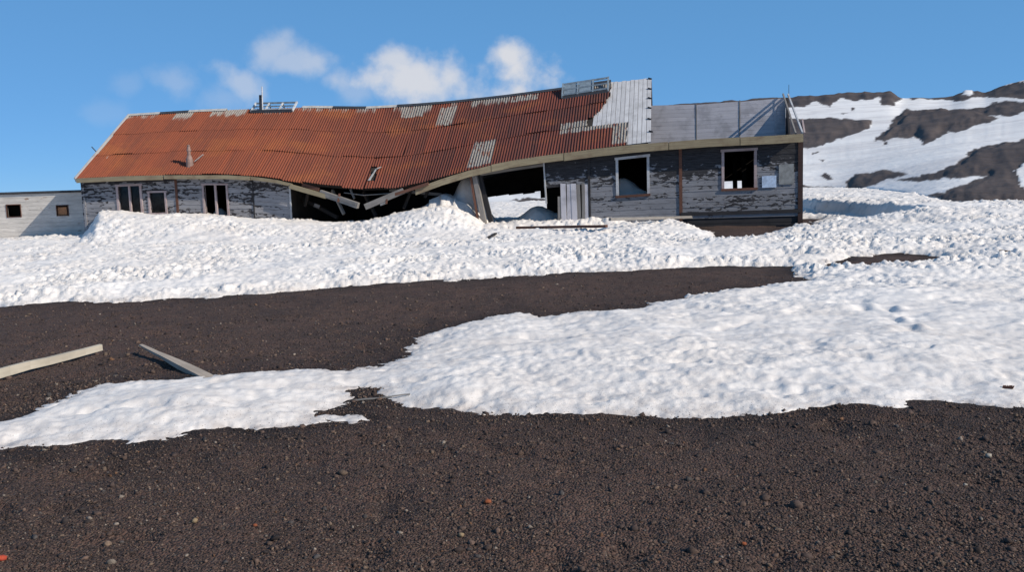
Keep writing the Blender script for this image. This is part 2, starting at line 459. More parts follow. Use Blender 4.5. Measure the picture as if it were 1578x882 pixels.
# ------------------------------------------------------------------ ground, snow and hills
half = math.radians(43)
ang = np.concatenate([np.linspace(-half, half, 900), np.linspace(half, 2 * math.pi - half, 90)[1:-1]])   # clockwise from +Y
def ground_z(x, y):
    z = .035 * fbm(x * .5, y * .5, 3, 3) + .012 * fbm(x * 3.1, y * 3.1, 3, 8) - .05 * np.maximum(0, fbm(x * 2.3, y * 2.6, 3, 14) - .35) * (np.hypot(x, y) < 14)
    rise = .42 * smooth((x - 7.8) / 4.9) * smooth((y - 17.6) / 8)
    step = .46 * smooth((x - 12.0 - .15 * fbm(y * .8, y * .1, 2, 4)) / .45)
    k = smooth((y - 25.6) / 1.3)
    return z + rise * (1 - k) + step * k
def gpoly(px): return [tuple(on_z(a, b)[:2]) for a, b in px]
dark_polys = [
    # ash in front of the near snow
    [(-40, 3.0), (-14, 6.0)] + gpoly([(-500, 716), (-200, 706), (0, 697), (100, 692), (180, 685), (205, 691), (225, 684), (300, 674), (345, 662), (440, 655), (500, 646),
             (545, 648), (557, 641), (540, 635), (500, 637), (488, 640), (500, 631), (535, 622), (542, 614), (530, 604), (560, 598), (590, 600), (582, 611), (600, 622), (640, 627), (700, 632),
             (800, 640), (900, 641), (1000, 635), (1100, 637), (1200, 634), (1300, 628), (1385, 634), (1405, 630), (1450, 620), (1520, 624), (1578, 625), (1700, 622), (1900, 618)]) + [(14, 6.4), (40, 3), (40, -40), (-40, -40)],
    # the strip between the near snow and the bank before the house
    gpoly([(-900, 500), (-500, 494), (-200, 482), (0, 474), (100, 468), (200, 463), (300, 459), (400, 452), (500, 444), (600, 438), (700, 432), (800, 425), (900, 420), (1000, 416),
           (1100, 412), (1180, 409), (1215, 410), (1218, 416), (1250, 428), (1235, 434), (1190, 443), (1100, 452), (1040, 466), (960, 479), (900, 480), (830, 491), (800, 482), (760, 490), (705, 504),
           (662, 515), (655, 524), (640, 535), (600, 558), (570, 568), (500, 572), (420, 574), (330, 583), (250, 592), (165, 595), (128, 604), (100, 616), (60, 628), (0, 652), (-200, 690), (-500, 705), (-900, 715)]),
    gpoly([(1255, 408), (1310, 401), (1330, 393), (1400, 391), (1475, 397), (1450, 405), (1390, 409), (1335, 414), (1285, 414)]),
    gpoly([(1062, 351), (1085, 345), (1085, 338), (1262, 338), (1262, 349), (1215, 353), (1180, 364), (1160, 373), (1130, 372), (1105, 371), (1098, 362), (1075, 355)]),
    gpoly([(1245, 351), (1290, 347), (1340, 343), (1345, 345), (1300, 350), (1250, 353)]),
    gpoly([(795, 361), (900, 357), (1000, 353), (1075, 350), (1076, 352), (1000, 355), (900, 360), (800, 363)]),
    gpoly([(1208, 398), (1222, 398), (1220, 402), (1206, 401)]),
]
wall_snow = np.array(sorted((sn(x, y, -.1) for x, y in [(60, 379), (110, 376), (126, 366), (140, 345), (152, 325), (165, 323), (200, 326), (300, 329), (400, 335), (450, 339), (520, 341), (560, 340), (590, 334), (640, 320),
              (680, 315), (705, 318), (728, 330), (748, 343), (850, 338), (910, 335), (1000, 333), (1045, 330), (1062, 340), (1085, 352), (1150, 356)])))
def house_sn(x, y):
    return (x - O3[0]) * SV[0] + (y - O3[1]) * SV[1], (x - O3[0]) * NV[0] + (y - O3[1]) * NV[1]
def blob(s, n, spec):
    t = 0
    for px, py, nn, h, a, b in spec:
        s0, _ = sn(px, py, nn); t = np.maximum(t, h * np.exp(-((s - s0) / a) ** 2 - ((n - nn) / b) ** 2))
    return t
inside_snow = [(722, 300, 1.3, 2.0, .75, 1.1), (690, 310, .8, 1.25, 1.0, 1.0), (835, 330, 1.6, .85, 1.1, 1.1), (800, 335, 1.2, .45, 1.5, 1.3), (962, 300, 1.5, 1.75, 1.2, .9), (985, 300, 1.3, 1.45, .8, .7), (340, 330, 1.2, 1.1, .5, .8), (250, 330, 1.2, 1.0, .5, .8)]
dents = [(1372, 468), (1380, 483), (1404, 497), (1330, 465)]
def snow_depth(x, y):
    d = np.hypot(x, y)
    jit = (.10 + .006 * d) * fbm(x * 1.3, y * 1.3, 4, 21, .6) + .07 * fbm(x * 3.5, y * 5.5, 4, 29, .62) + .075 * fbm(x * 11, y * 16, 3, 33, .6)
    sd = np.full(x.shape, 1e9)
    for p in dark_polys: sd = np.minimum(sd, -poly_sd(x, y, p))
    raw = sd
    sd = sd + jit * np.clip(d / 9, .5, 1.3) * .8
    far = smooth((d - 10.5) / 5)
    lip = .028 + .06 * far + .035 * smooth(fbm(x * .6, y * .6, 2, 5) + .3)
    T = np.where(sd > 0, lip * (1 - np.exp(-sd / (.22 + .04 * far))) + .06 * (1 - np.exp(-np.maximum(sd, 0) / 1.2)), sd * .6)
    inner = smooth(sd / .5)
    # lumps and hollows left by thaw
    n1 = fbm(x * 3.4, y * 3.2, 3, 31, .6); n2 = 1 - np.abs(fbm(x * 5.0, y * 4.6, 3, 41, .6)) * 2
    n3 = fbm(x * 9, y * 8, 2, 51)
    soft = fbm(x * 1.1, y * 1.9, 3, 61, .5)
    wind = fbm(x * 1.6 + .5 * y, y * 5.0, 3, 65, .5)
    amp = .35 + .65 * far
    vary = .35 + 1.1 * smooth(.5 + .8 * fbm(x * .35, y * .5, 3, 75)); lump = fbm(x * .9, y * 1.0, 2, 77)
    T = T + inner * (.05 * lump * far + .022 * soft * (1 - .5 * far) + (.030 * n1 + .026 * n2 * far + .024 * n3 * amp) * amp * 1.3 * vary * (.25 + .75 * far) + (.012 * wind + .007 * n1 * vary + .005 * n3 + .005 * n2 * vary) * (1 - far))
    pits = np.maximum(0, fbm(x * 1.7, y * 1.9, 2, 71) - .42)
    T = T - inner * (.035 + .05 * far) * pits * (1 - .3 * far)
    for px, py in dents:
        c = on_z(px, py, .15); T = T - .05 * np.exp(-((x - c[0]) / .08) ** 2 - ((y - c[1]) / .12) ** 2) + .035 * np.exp(-((x - c[0] - .12) / .08) ** 2 - ((y - c[1] - .05) / .12) ** 2)
    s, n = house_sn(x, y)
    se = s - np.minimum(n, 0) * (.15 + .5 * smooth((s - 13) / 11))
    hw = np.interp(se, wall_snow[:, 0], wall_snow[:, 1])
    hw = np.where(s < wall_snow[0, 0], 0, hw)
    k = smooth(1 - (-n - .1) / 6.5)
    add = np.maximum(hw - .2, 0) * np.where(n < 0, k, 1) * smooth(sd / .8)
    T = T + np.where(n < 0.05, add, 0)
    ins = (n > .05) & (n < 6.9) & (s > -.1) & (s < S_WALL_L + .1)
    Ti = blob(s, n, inside_snow) + add * np.exp(-np.maximum(n, 0) / .35) * np.where(s > sn(447, 330)[0], 0, 1) - .04 + .02 * n1 + np.where(n > .3, .12 * lump, 0)
    T = np.where(ins, Ti, T)
    return T, raw

def polar(radii, angles, zf):
    A, R = np.meshgrid(angles, radii, indexing='ij')
    x = R * np.sin(A); y = R * np.cos(A)
    return x, y, zf(x, y)
def gridfaces(na, nr, closed=True):
    i = np.arange(na if closed else na - 1)[:, None]; j = np.arange(nr - 1)[None, :]
    i2 = (i + 1) % na
    f = np.stack([i * nr + j, i * nr + j + 1, i2 * nr + j + 1, i2 * nr + j], -1)
    return f.reshape(-1, 4)
def add_attr(m, name, vals, typ='FLOAT'):
    a = m.attributes.new(name, typ, 'POINT')
    a.data.foreach_set('value' if typ == 'FLOAT' else 'color', np.asarray(vals, np.float32).ravel())

R_NEAR = 75.0
def hill_px(a):                       # picture column where this bearing meets the horizon
    return W0 / 2 + F0 * np.tan(np.clip(a, -1.2, 1.2)) / math.cos(PITCH)
def split_r(a):                       # where the flat ends and the hills begin
    w = np.where(a > math.pi, a - 2 * math.pi, a); px = hill_px(w)
    r = R_NEAR - 44 * smooth((px - 1250) / 250) * smooth((3200 - px) / 800); return np.where(np.abs(w) > 1.19, R_NEAR, r)
ug = np.linspace(0, 1, 330)
Rg = np.repeat(np.concatenate([[.02, .8, 1.8], 2.8 * (R_NEAR / 2.8) ** ug])[None], len(ang), 0)
gx = Rg * np.sin(ang)[:, None]; gy = Rg * np.cos(ang)[:, None]; gz = ground_z(gx, gy)
gm = mesh_np('ground', np.stack([gx, gy, gz], -1).reshape(-1, 3), gridfaces(len(ang), 333), True)
sd_g = np.full(gx.shape, -1e9)
near_mask = np.hypot(gx, gy) < 40
tmp = np.full(near_mask.sum(), 1e9)
for p in dark_polys: tmp = np.minimum(tmp, -poly_sd(gx[near_mask], gy[near_mask], p))
sd_g[near_mask] = tmp
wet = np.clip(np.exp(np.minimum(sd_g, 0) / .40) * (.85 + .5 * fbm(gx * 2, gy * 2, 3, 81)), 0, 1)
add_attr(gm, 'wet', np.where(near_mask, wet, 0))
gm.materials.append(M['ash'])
ground = bpy.data.objects.new('ground', gm); C.objects.link(ground); ground['kind'] = 'structure'

# snow lying on the ground
fa = ang[:900]
NS = 760
A = np.repeat(fa[:, None], NS, 1); R = np.repeat((4.3 * ((R_NEAR + .6) / 4.3) ** np.linspace(0, 1, NS))[None], len(fa), 0); sx, sy = R * np.sin(A), R * np.cos(A)
T, raw = snow_depth(sx, sy)
T = np.minimum(T, .5 - .8 * (R - split_r(fa)[:, None]))          # the hill sheet takes over there
sz = ground_z(sx, sy) + T
Fq = gridfaces(len(fa), NS, False)
keep = T.ravel()[Fq].max(1) > -.02
Fq = Fq[keep]
used = np.unique(Fq); remap = np.full(sx.size, -1); remap[used] = np.arange(len(used))
sm_ = mesh_np('snow_cover', np.stack([sx, sy, sz], -1).reshape(-1, 3)[used], remap[Fq], True)
grime = np.exp(-np.maximum(raw, 0) / .10) * .8 + np.exp(-np.maximum(raw, 0) / .5) * .3 + .35 * np.clip(fbm(sx * .5, sy * .9, 3, 91), 0, 1) * smooth((14 - np.hypot(sx, sy)) / 4) + .48 * smooth((13.5 - np.hypot(sx, sy)) / 5)
add_attr(sm_, 'grime', grime.ravel()[used])
crust = (.32 + .68 * smooth((np.hypot(sx, sy) - 10.5) / 5)) * (.4 + .6 * smooth(.5 + .8 * fbm(sx * .35, sy * .5, 3, 75)))
add_attr(sm_, 'crust', crust.ravel()[used])
sm_.materials.append(M['snow'])
snow = bpy.data.objects.new('snow_cover', sm_); C.objects.link(snow); snow['kind'] = 'structure'

# hills behind, with snow fields and bare rock
sky_tab = np.array([(-200, 302), (300, 300), (500, 285), (700, 240), (900, 190), (1050, 160), (1210, 152), (1260, 148), (1300, 145), (1340, 143), (1375, 143), (1392, 153), (1420, 150), (1450, 151), (1470, 149),
                    (1490, 140), (1520, 143), (1545, 133), (1578, 124), (1660, 110), (1800, 112), (2100, 130), (2600, 170), (3600, 262)], float)
def horizon_y(px): return 285 - (px - W0 / 2) * math.tan(ROLL)
spl = split_r(ang)[:, None]
RH = np.repeat(np.concatenate([np.geomspace(30, 900, 210), np.geomspace(930, 4000, 30)])[None], len(ang), 0)
AH = np.repeat(ang[:, None], RH.shape[1], 1)
aw = np.where(AH > math.pi, AH - 2 * math.pi, AH)
hx, hy = RH * np.sin(AH), RH * np.cos(AH)
hp = hill_px(aw)
_gp = np.arange(-800, 4200, 4.0); _gv = np.interp(_gp, sky_tab[:, 0], sky_tab[:, 1])
_k = np.exp(-(np.arange(-60, 61) * 4 / 75.0) ** 2); _gsm = np.convolve(np.pad(_gv, 60, mode='edge'), _k / _k.sum(), mode='valid')
_k = np.exp(-(np.arange(-8, 9) * 4 / 7.0) ** 2); _gv = np.convolve(np.pad(_gv, 8, mode='edge'), _k / _k.sum(), mode='valid')
prog = np.clip(np.log(RH / spl) / np.log(700 / spl), 0, 1)
kd = prog ** 5
PS = np.clip(horizon_y(np.clip(hp, -200, 3600)) - np.interp(hp, _gp, _gsm) * (1 - kd) - np.interp(hp, _gp, _gv) * kd, 0, None)
PS = PS * np.where(np.abs(aw) > 1.19, np.clip((1.9 - np.abs(aw)) / .7, 0, 1), 1) * np.where(aw < -.6, 0, 1)
depf = np.cos(np.clip(aw, -1.2, 1.2))
zb = PS / F0 * np.minimum(RH, 700) * depf * prog ** .9 * np.where(RH > 700, np.exp(-((RH - 700) / 900) ** 2), 1)
kk = np.minimum(1, 120 / RH)
zb = zb + ground_z(hx * kk, hy * kk) + .16 * np.where(np.abs(aw) < .74, 1, 0)
zb = zb - .9 * smooth((spl - RH) / 1.2)                       # dips under the flat before the hills begin
qx, qy = project(np.stack([hx, hy, zb], -1))
front = (np.abs(aw) < 1.0)
qx = np.where(front, qx, -5000); qy = np.where(front, qy, -5000)
qyn = qy + 3.2 * fbm(qx * .045, qy * .08, 4, 101, .55); qxn = qx + 6 * fbm(qx * .045, qy * .08, 4, 107, .55)
rocks = [
    ([(1000, 165), (1100, 150), (1210, 142), (1300, 136), (1375, 134), (1392, 150), (1380, 157), (1352, 150), (1335, 156), (1300, 152), (1275, 163), (1262, 158), (1225, 165), (1100, 178), (1000, 190)], 4),
    ([(1352, 140), (1380, 137), (1392, 152), (1375, 163), (1360, 160)], 3),
    ([(1392, 146), (1450, 142), (1485, 140), (1500, 150), (1475, 157), (1440, 153), (1395, 151)], 2),
    ([(1465, 146), (1488, 130), (1525, 134), (1560, 126), (1700, 112), (1700, 150), (1578, 152), (1500, 150)], 3),
    ([(1180, 180), (1240, 181), (1320, 182), (1348, 187), (1340, 198), (1304, 209), (1266, 224), (1238, 228), (1180, 226)], 7),
    ([(1346, 218), (1370, 192), (1398, 168), (1440, 167), (1500, 169), (1538, 184), (1486, 200), (1460, 204), (1424, 224), (1414, 212), (1372, 213)], 9),
    ([(1492, 172), (1540, 157), (1600, 158), (1700, 162), (1700, 176), (1578, 170), (1552, 182), (1512, 176)], 6),
    ([(1378, 278), (1440, 266), (1470, 254), (1500, 230), (1578, 213), (1760, 190), (1760, 320), (1600, 318), (1450, 312), (1433, 301), (1460, 292), (1492, 284), (1520, 270), (1400, 281)], 8),
    ([(1296, 293), (1318, 267), (1360, 262), (1397, 266), (1360, 280), (1340, 287), (1312, 296)], 6),
    ([(1180, 287), (1237, 286), (1282, 288), (1332, 308), (1237, 314), (1180, 314)], 5),
    ([(1262, 273), (1274, 267), (1285, 276)], 3), ([(1252, 234), (1260, 235), (1256, 238)], 1), ([(1266, 245), (1272, 248), (1266, 249)], 1), ([(1360, 222), (1366, 214), (1370, 220)], 1.5),
    ([(880, 312), (935, 309), (945, 314), (890, 318)], 2), ([(786, 309), (815, 305), (850, 306), (850, 312), (800, 313)], 2),
    ([(1310, 165), (1320, 165), (1316, 171)], 1), ([(1296, 174), (1304, 174), (1300, 177)], 1)]
snowpoly = ([(1562, 266), (1600, 250), (1600, 302), (1574, 292)], [(1538, 131), (1560, 120), (1640, 100), (1640, 122), (1578, 126)], [(1478, 146), (1486, 140), (1498, 142), (1494, 148)])
sdr = np.full(qx.shape, -1e3); lift = np.zeros(qx.shape)
vis = front & (qx > -300) & (qx < 2400) & (RH < 1000)
for poly, h in rocks:
    v = np.full(qx.shape, -1e3); v[vis] = poly_sd(qxn[vis], qyn[vis], poly)
    sdr = np.maximum(sdr, v); lift = np.maximum(lift, h * smooth(v / 14) * .75)
for poly in snowpoly:
    v = np.full(qx.shape, -1e3); v[vis] = poly_sd(qxn[vis], qyn[vis], poly); sdr = np.minimum(sdr, np.where(v > 0, -v, sdr))
rough = fbm(hx * .02, hy * .02, 4, 113, .5)
hz = zb + RH / F0 * (lift * (1 + .35 * rough) + 1.2 * rough * smooth((RH - spl) / 100) * np.where(front, 1, 0) * np.clip(PS / 60, 0, 1)
                     + smooth((sdr + 1) / 7) * (1.3 * fbm(qx * .035, qy * .06, 3, 117, .45) - 2.4 * np.abs(fbm(qx * .03, qy * .03, 2, 119, .4))))
hm = mesh_np('hills', np.stack([hx, hy, hz], -1).reshape(-1, 3), gridfaces(len(ang), RH.shape[1]), True)
streak = np.clip(fbm(qx * .02, qy * .12, 4, 121, .6) - .55, 0, 1) * 2 * smooth((qy - 190) / 30)
add_attr(hm, 'snow', np.clip(1 - smooth((sdr + .8) / 1.6) , 0, 1))
hm.materials.append(M['hills'])
hills = bpy.data.objects.new('hills', hm); C.objects.link(hills); hills['kind'] = 'structure'

# loose scoria gravel, too many to count
phi = (1 + 5 ** .5) / 2
ico = np.array([(-1, phi, 0), (1, phi, 0), (-1, -phi, 0), (1, -phi, 0), (0, -1, phi), (0, 1, phi), (0, -1, -phi), (0, 1, -phi), (phi, 0, -1), (phi, 0, 1), (-phi, 0, -1), (-phi, 0, 1)]) / math.hypot(1, phi)
icf = np.array([(0, 11, 5), (0, 5, 1), (0, 1, 7), (0, 7, 10), (0, 10, 11), (1, 5, 9), (5, 11, 4), (11, 10, 2), (10, 7, 6), (7, 1, 8), (3, 9, 4), (3, 4, 2), (3, 2, 6), (3, 6, 8), (3, 8, 9), (4, 9, 5), (2, 4, 11), (6, 2, 10), (8, 6, 7), (9, 8, 1)])
octa = np.array([(1, 0, 0), (-1, 0, 0), (0, 1, 0), (0, -1, 0), (0, 0, 1), (0, 0, -1)], float)
ocf = np.array([(0, 2, 4), (2, 1, 4), (1, 3, 4), (3, 0, 4), (2, 0, 5), (1, 2, 5), (3, 1, 5), (0, 3, 5)])
def gravel(name, base, faces, n1, n2, med, sig, rmax, label, thin):
    px = np.concatenate([rng.uniform(-120, 1700, n1), rng.uniform(-150, 1300, n2)])
    py = np.concatenate([rng.uniform(590, 960, n1), rng.uniform(418, 655, n2)])
    d = fwd * F0 + (px - W0 / 2)[:, None] * RT + (H0 / 2 - py)[:, None] * UP
    P = CAM + d * (-CAM[2] / d[:, 2])[:, None]
    x, y = P[:, 0], P[:, 1]
    sd = np.full(len(x), 1e9)
    for p in dark_polys: sd = np.minimum(sd, -poly_sd(x, y, p))
    clump = fbm(x * 1.2, y * 1.2, 3, 131)
    ok = (sd < .02) & (rng.uniform(-.9, .9, len(x)) < clump + thin)
    x, y = x[ok], y[ok]; n = len(x); dist = np.hypot(x, y); nv = len(base)
    r = np.clip(np.exp(rng.normal(math.log(med), sig, n)) * np.clip(dist / 5.5, .85, 1.7), .002, rmax)
    z = ground_z(x, y) + r * .15
    sc = np.stack([r * rng.uniform(.6, 1.5, n), r * rng.uniform(.6, 1.5, n), r * rng.uniform(.5, 1.2, n)], -1)
    th = rng.uniform(0, 6.28, n)
    V = base[None] * (1 + rng.uniform(-.42, .42, (n, nv, 1))) * sc[:, None, :]
    c, s_ = np.cos(th)[:, None], np.sin(th)[:, None]
    V = np.stack([V[..., 0] * c - V[..., 1] * s_, V[..., 0] * s_ + V[..., 1] * c, V[..., 2]], -1) + np.stack([x, y, z], -1)[:, None, :]
    F_ = faces[None] + (np.arange(n) * nv)[:, None, None]
    m = mesh_np(name, V.reshape(-1, 3), F_.reshape(-1, 3))
    pal = np.array([(.064, .045, .039), (.094, .064, .052), (.132, .089, .070), (.038, .030, .029), (.17, .120, .088), (.17, .09, .05), (.24, .20, .165), (.075, .066, .063)])
    idx = rng.choice(len(pal), n, p=[.25, .22, .17, .16, .10, .01, .025, .065])
    col = pal[idx] * rng.uniform(.7, 1.35, (n, 1))
    add_attr(m, 'tint', np.repeat(np.concatenate([col, np.ones((n, 1))], 1), nv, 0), 'FLOAT_COLOR')
    m.materials.append(M['stone'])
    o = bpy.data.objects.new(name, m); C.objects.link(o)
    tag(o, label, 'gravel', kind='stuff')
gravel('scoria_grit', octa, ocf, 90000, 26000, .0046, .38, .013, 'fine dark brown volcanic grit covering the ash', .55)
gravel('scoria_gravel', ico, icf, 6500, 2500, .0085, .40, .022, 'coarser volcanic gravel scattered over the ash', .25)

# ------------------------------------------------------------------ the derelict house
root = empty('derelict_house', tuple(pt(S_WALL_L / 2, 0, 0)), 'long sagging abandoned timber house with rusted corrugated iron roof', 'house')
def slab(mb, s0, s1, f0, f1, n0, n1, seg=.8):
    """a piece of wall between s0..s1, height fractions f0..f1 and depths n0..n1, following the sag"""
    k = max(1, int(math.ceil((s1 - s0) / seg)))
    b = len(mb.v)
    for i in range(k + 1):
        s = s0 + (s1 - s0) * i / k
        for f, n in ((f0, n0), (f1, n0), (f1, n1), (f0, n1)):
            p = wall(s, f, n); mb.v.append(tuple(p)); mb.uv.append((s, float(p[2])))
    for i in range(k):
        a = b + i * 4; c = a + 4
        for j in range(4): mb.f.append((a + j, a + (j + 1) % 4, c + (j + 1) % 4, c + j))
    mb.f.append((b + 3, b + 2, b + 1, b)); e = b + k * 4; mb.f.append((e, e + 1, e + 2, e + 3))
def cut(s0, s1, f0, f1, holes):
    """rectangles left of s0..s1 x f0..f1 after taking the holes out"""
    fs = sorted({f0, f1} | {h for a, b, c, d in holes for h in (c, d) if f0 < h < f1 and a < s1 and b > s0})
    out = []
    for fa_, fb in zip(fs, fs[1:]):
        if fb - fa_ < .004: continue
        cur = s0
        for a, b, c, d in sorted(h for h in holes if h[2] < (fa_ + fb) / 2 < h[3] and h[0] < s1 and h[1] > s0):
            if a > cur + .03: out.append((cur, a, fa_, fb))
            cur = max(cur, b)
        if cur < s1 - .03: out.append((cur, s1, fa_, fb))
    return out
def rect(x0, y0, x1, y1, n=0.0):
    a = sf(x0, (y0 + y1) / 2, n)[0]; b = sf(x1, (y0 + y1) / 2, n)[0]
    t = sf((x0 + x1) / 2, y0, n)[1]; bt = sf((x0 + x1) / 2, y1, n)[1]
    return (min(a, b), max(a, b), min(bt, t), max(bt, t))
WIN = {'w1': rect(184, 287, 217, 330), 'w2': rect(232, 297, 255, 328), 'w3': rect(316, 285, 350, 334), 'w4': rect(953, 244, 997, 300), 'w5': rect(1116, 233, 1162, 290)}
def S(px, py=290): return sn(px, py)[0]
gap = (S(838), S(447), -1, 2)
door = (S(908), S(838) + .02, -1, sf(870, 287)[1])
holes = list(WIN.values()) + [gap, door]
secs = [(S(1234), S(1049), 'paint_shaded'), (S(1049), S(908), 'paint_shaded'), (S(908), S(838), 'paint_shaded'), (S(447), S(390), 'paint'), (S(390), S(272), 'paint'), (S(272), S_WALL_L, 'paint')]
walls = []
for grp in (secs[:3], secs[3:]):
    mb = MB()
    for a, b, m in grp:
        for r in cut(a, b, 0, 1, holes): slab(mb, *r, .035, .07)
    walls.append(mb.build('front_wall', M['tar'], root))
rr = random.Random(3)
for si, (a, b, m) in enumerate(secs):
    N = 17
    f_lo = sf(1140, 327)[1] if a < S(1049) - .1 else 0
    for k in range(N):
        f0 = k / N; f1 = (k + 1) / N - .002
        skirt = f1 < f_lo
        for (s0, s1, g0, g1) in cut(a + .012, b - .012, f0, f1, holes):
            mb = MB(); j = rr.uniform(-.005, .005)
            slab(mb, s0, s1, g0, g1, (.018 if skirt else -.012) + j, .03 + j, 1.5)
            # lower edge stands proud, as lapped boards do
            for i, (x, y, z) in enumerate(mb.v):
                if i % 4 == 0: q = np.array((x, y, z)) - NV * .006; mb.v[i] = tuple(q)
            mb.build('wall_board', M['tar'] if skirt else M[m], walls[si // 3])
# upright battens over the joints
for px, m in ((1049, 'redwood'), (908, 'tar'), (390, 'tar'), (272, 'redwood'), (447, 'frame_w'), (1233, 'cornerw'), (129, 'paint')):
    s = S(px); mb = MB(); w_ = {1233: .07, 390: .02, 447: .03, 1049: .05, 908: .04}.get(px, .045)
    slab(mb, s - w_, s + w_, .02 if px != 447 else .1, .985, -.045, -.017, 9); mb.build('batten', M[m], root)
mb = MB(); slab(mb, S(1234), S(1049), sf(1140, 330)[1], sf(1140, 325)[1], -.06, -.02); mb.build('drip_board', M['tar'], root)

def window(key, fm, fw=.09, mull=0, panes=False, sill=True, label=None):
    s0, s1, f0, f1 = WIN[key]; hgt = float(wz((s0 + s1) / 2)) - ZB; df = fw / hgt
    e = bpy.data.objects.new('window', None); C.objects.link(e); e.parent = root
    e.location = Vector(wall((s0 + s1) / 2, f0, 0)) - root.location
    if label: e['label'] = label
    for nm, q in (('frame_side', (s0 - fw, s0, f0, f1)), ('frame_side', (s1, s1 + fw, f0, f1)), ('frame_head', (s0 - fw - .03, s1 + fw + .03, f1, f1 + df))):
        mb = MB(); slab(mb, *q, -.05, .10, 9); mb.build(nm, M[fm], e)
    mb = MB(); slab(mb, s0 - fw - .02, s1 + fw + .02, f0 - df * .9, f0, -.07, .10, 9); mb.build('sill', M['redwood' if sill else fm], e)
    for k in range(mull):
        c = s0 + (s1 - s0) * (k + 1) / (mull + 1); mb = MB(); slab(mb, c - .035, c + .035, f0, f1, -.02, .05, 9); mb.build('mullion', M[fm], e)
    if panes:
        for k in range(mull + 1):
            a = s0 + (s1 - s0) * k / (mull + 1); b = s0 + (s1 - s0) * (k + 1) / (mull + 1)
            mb = MB(); slab(mb, a, b, f0, f1, .055, .062, 9); mb.build('pane', M['glass'], e)
    return e
window('w1', 'frame', .085, 1, True, False, 'two-light window with faded pink frame')
window('w2', 'frame', .07, 0, True, False, 'small single window with dusty pane')
window('w3', 'frame', .07, 1, False, False, 'two-light window without glass')
window('w4', 'frame_w', .085, 0, False, True, 'empty window frame with snow drifted in behind')
window('w5', 'frame', .085, 0, False, True, 'empty window frame with posts seen through it')

# boards nailed beside the end window
for nm, x0, y0, x1, y1, m, lb in (('wall_panel', 1174, 271, 1196, 289, 'blueb', 'small pale blue board beside the end window'), ('wall_panel', 1200, 253, 1223, 284, 'greyb', 'larger grey board at the house corner')):
    r = rect(x0, y0, x1, y1); mb = MB(); slab(mb, *r, -.055, -.03, 9); mb.build(nm, M[m], root, lb)

# rear wall, end walls, cross walls, ceiling
DEP = 6.8
bh = [rect(751, 297, 843, 372, DEP), rect(1116, 279, 1150, 302, DEP)]
mb = MB()
back_lo = rect(600, 280, 700, 290, DEP)
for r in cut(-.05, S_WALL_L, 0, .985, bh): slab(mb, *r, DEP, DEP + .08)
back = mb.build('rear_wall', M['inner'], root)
for k, (x0, x1, y1) in enumerate(((751, 764, 301), (764, 784, 299), (784, 806, 297.5), (806, 824, 296.5), (824, 833, 293), (833, 843, 303))):
    r = rect(x0, 285, x1, y1 + 2, DEP); mb = MB(); slab(mb, r[0], r[1], r[2], bh[0][3] + .02, DEP - .04, DEP - .005, 9); mb.build('broken_board', M['inner'], back)
def cross(s, n0, n1, th=.07, name='cross_wall', mat='inner', top=.98):
    mb = MB(); mb.hexa([wall(s - th, 0, n0), wall(s + th, 0, n0), wall(s + th, 0, n1), wall(s - th, 0, n1),
                        wall(s - th, top, n0), wall(s + th, top, n0), wall(s + th, top, n1), wall(s - th, top, n1)])
    return mb.build(name, M[mat], root)
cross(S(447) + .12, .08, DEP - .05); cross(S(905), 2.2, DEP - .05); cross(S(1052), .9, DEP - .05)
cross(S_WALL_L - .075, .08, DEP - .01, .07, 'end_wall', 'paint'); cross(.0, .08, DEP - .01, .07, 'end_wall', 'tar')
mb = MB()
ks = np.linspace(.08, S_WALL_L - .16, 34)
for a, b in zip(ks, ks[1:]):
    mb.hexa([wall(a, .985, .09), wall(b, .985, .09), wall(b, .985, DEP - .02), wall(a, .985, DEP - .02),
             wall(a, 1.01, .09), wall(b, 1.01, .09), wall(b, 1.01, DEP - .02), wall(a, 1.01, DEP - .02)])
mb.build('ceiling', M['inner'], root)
# interior posts seen through the end window, partition panel
for px, n_ in ((1134, 4.0), (1148, 3.2)):
    s, _ = sn(px, 280, n_); mb = MB(); mb.bar(pt(s, n_, -.1), pt(s + .05, n_, 2.35), .16, .16, NV); mb.build('interior_post', M['inner'], root)

# roof: deck, sheets, sheathing
S_BRD = roof_st(915, 170)[0]
mb = MB(); ks = np.linspace(S_BRD, S_LEFT - .05, 60)
for a, b in zip(ks, ks[1:]):
    mb.hexa([roof(a, .01, -.07), roof(b, .01, -.07), roof(b, 1, -.07), roof(a, 1, -.07), roof(a, .01, -.035), roof(b, .01, -.035), roof(b, 1, -.035), roof(a, 1, -.035)])
deck = mb.build('roof_deck', M['inner'], root)
# the back slope
mb = MB(); ks = np.linspace(S_ROOF_R, S_LEFT - .05, 60)
for a, b in zip(ks, ks[1:]):
    q = []
    for off in (-.10, -.02):
        q += [pt(a, BACK + .02, float(ridge_z(a)) + off), pt(b, BACK + .02, float(ridge_z(b)) + off), pt(b, DEP + .35, float(eave_z(b)) + off), pt(a, DEP + .35, float(eave_z(a)) + off)]
    mb.hexa(q)
rear_slope = mb.build('rear_roof_slope', M['rust'], root)
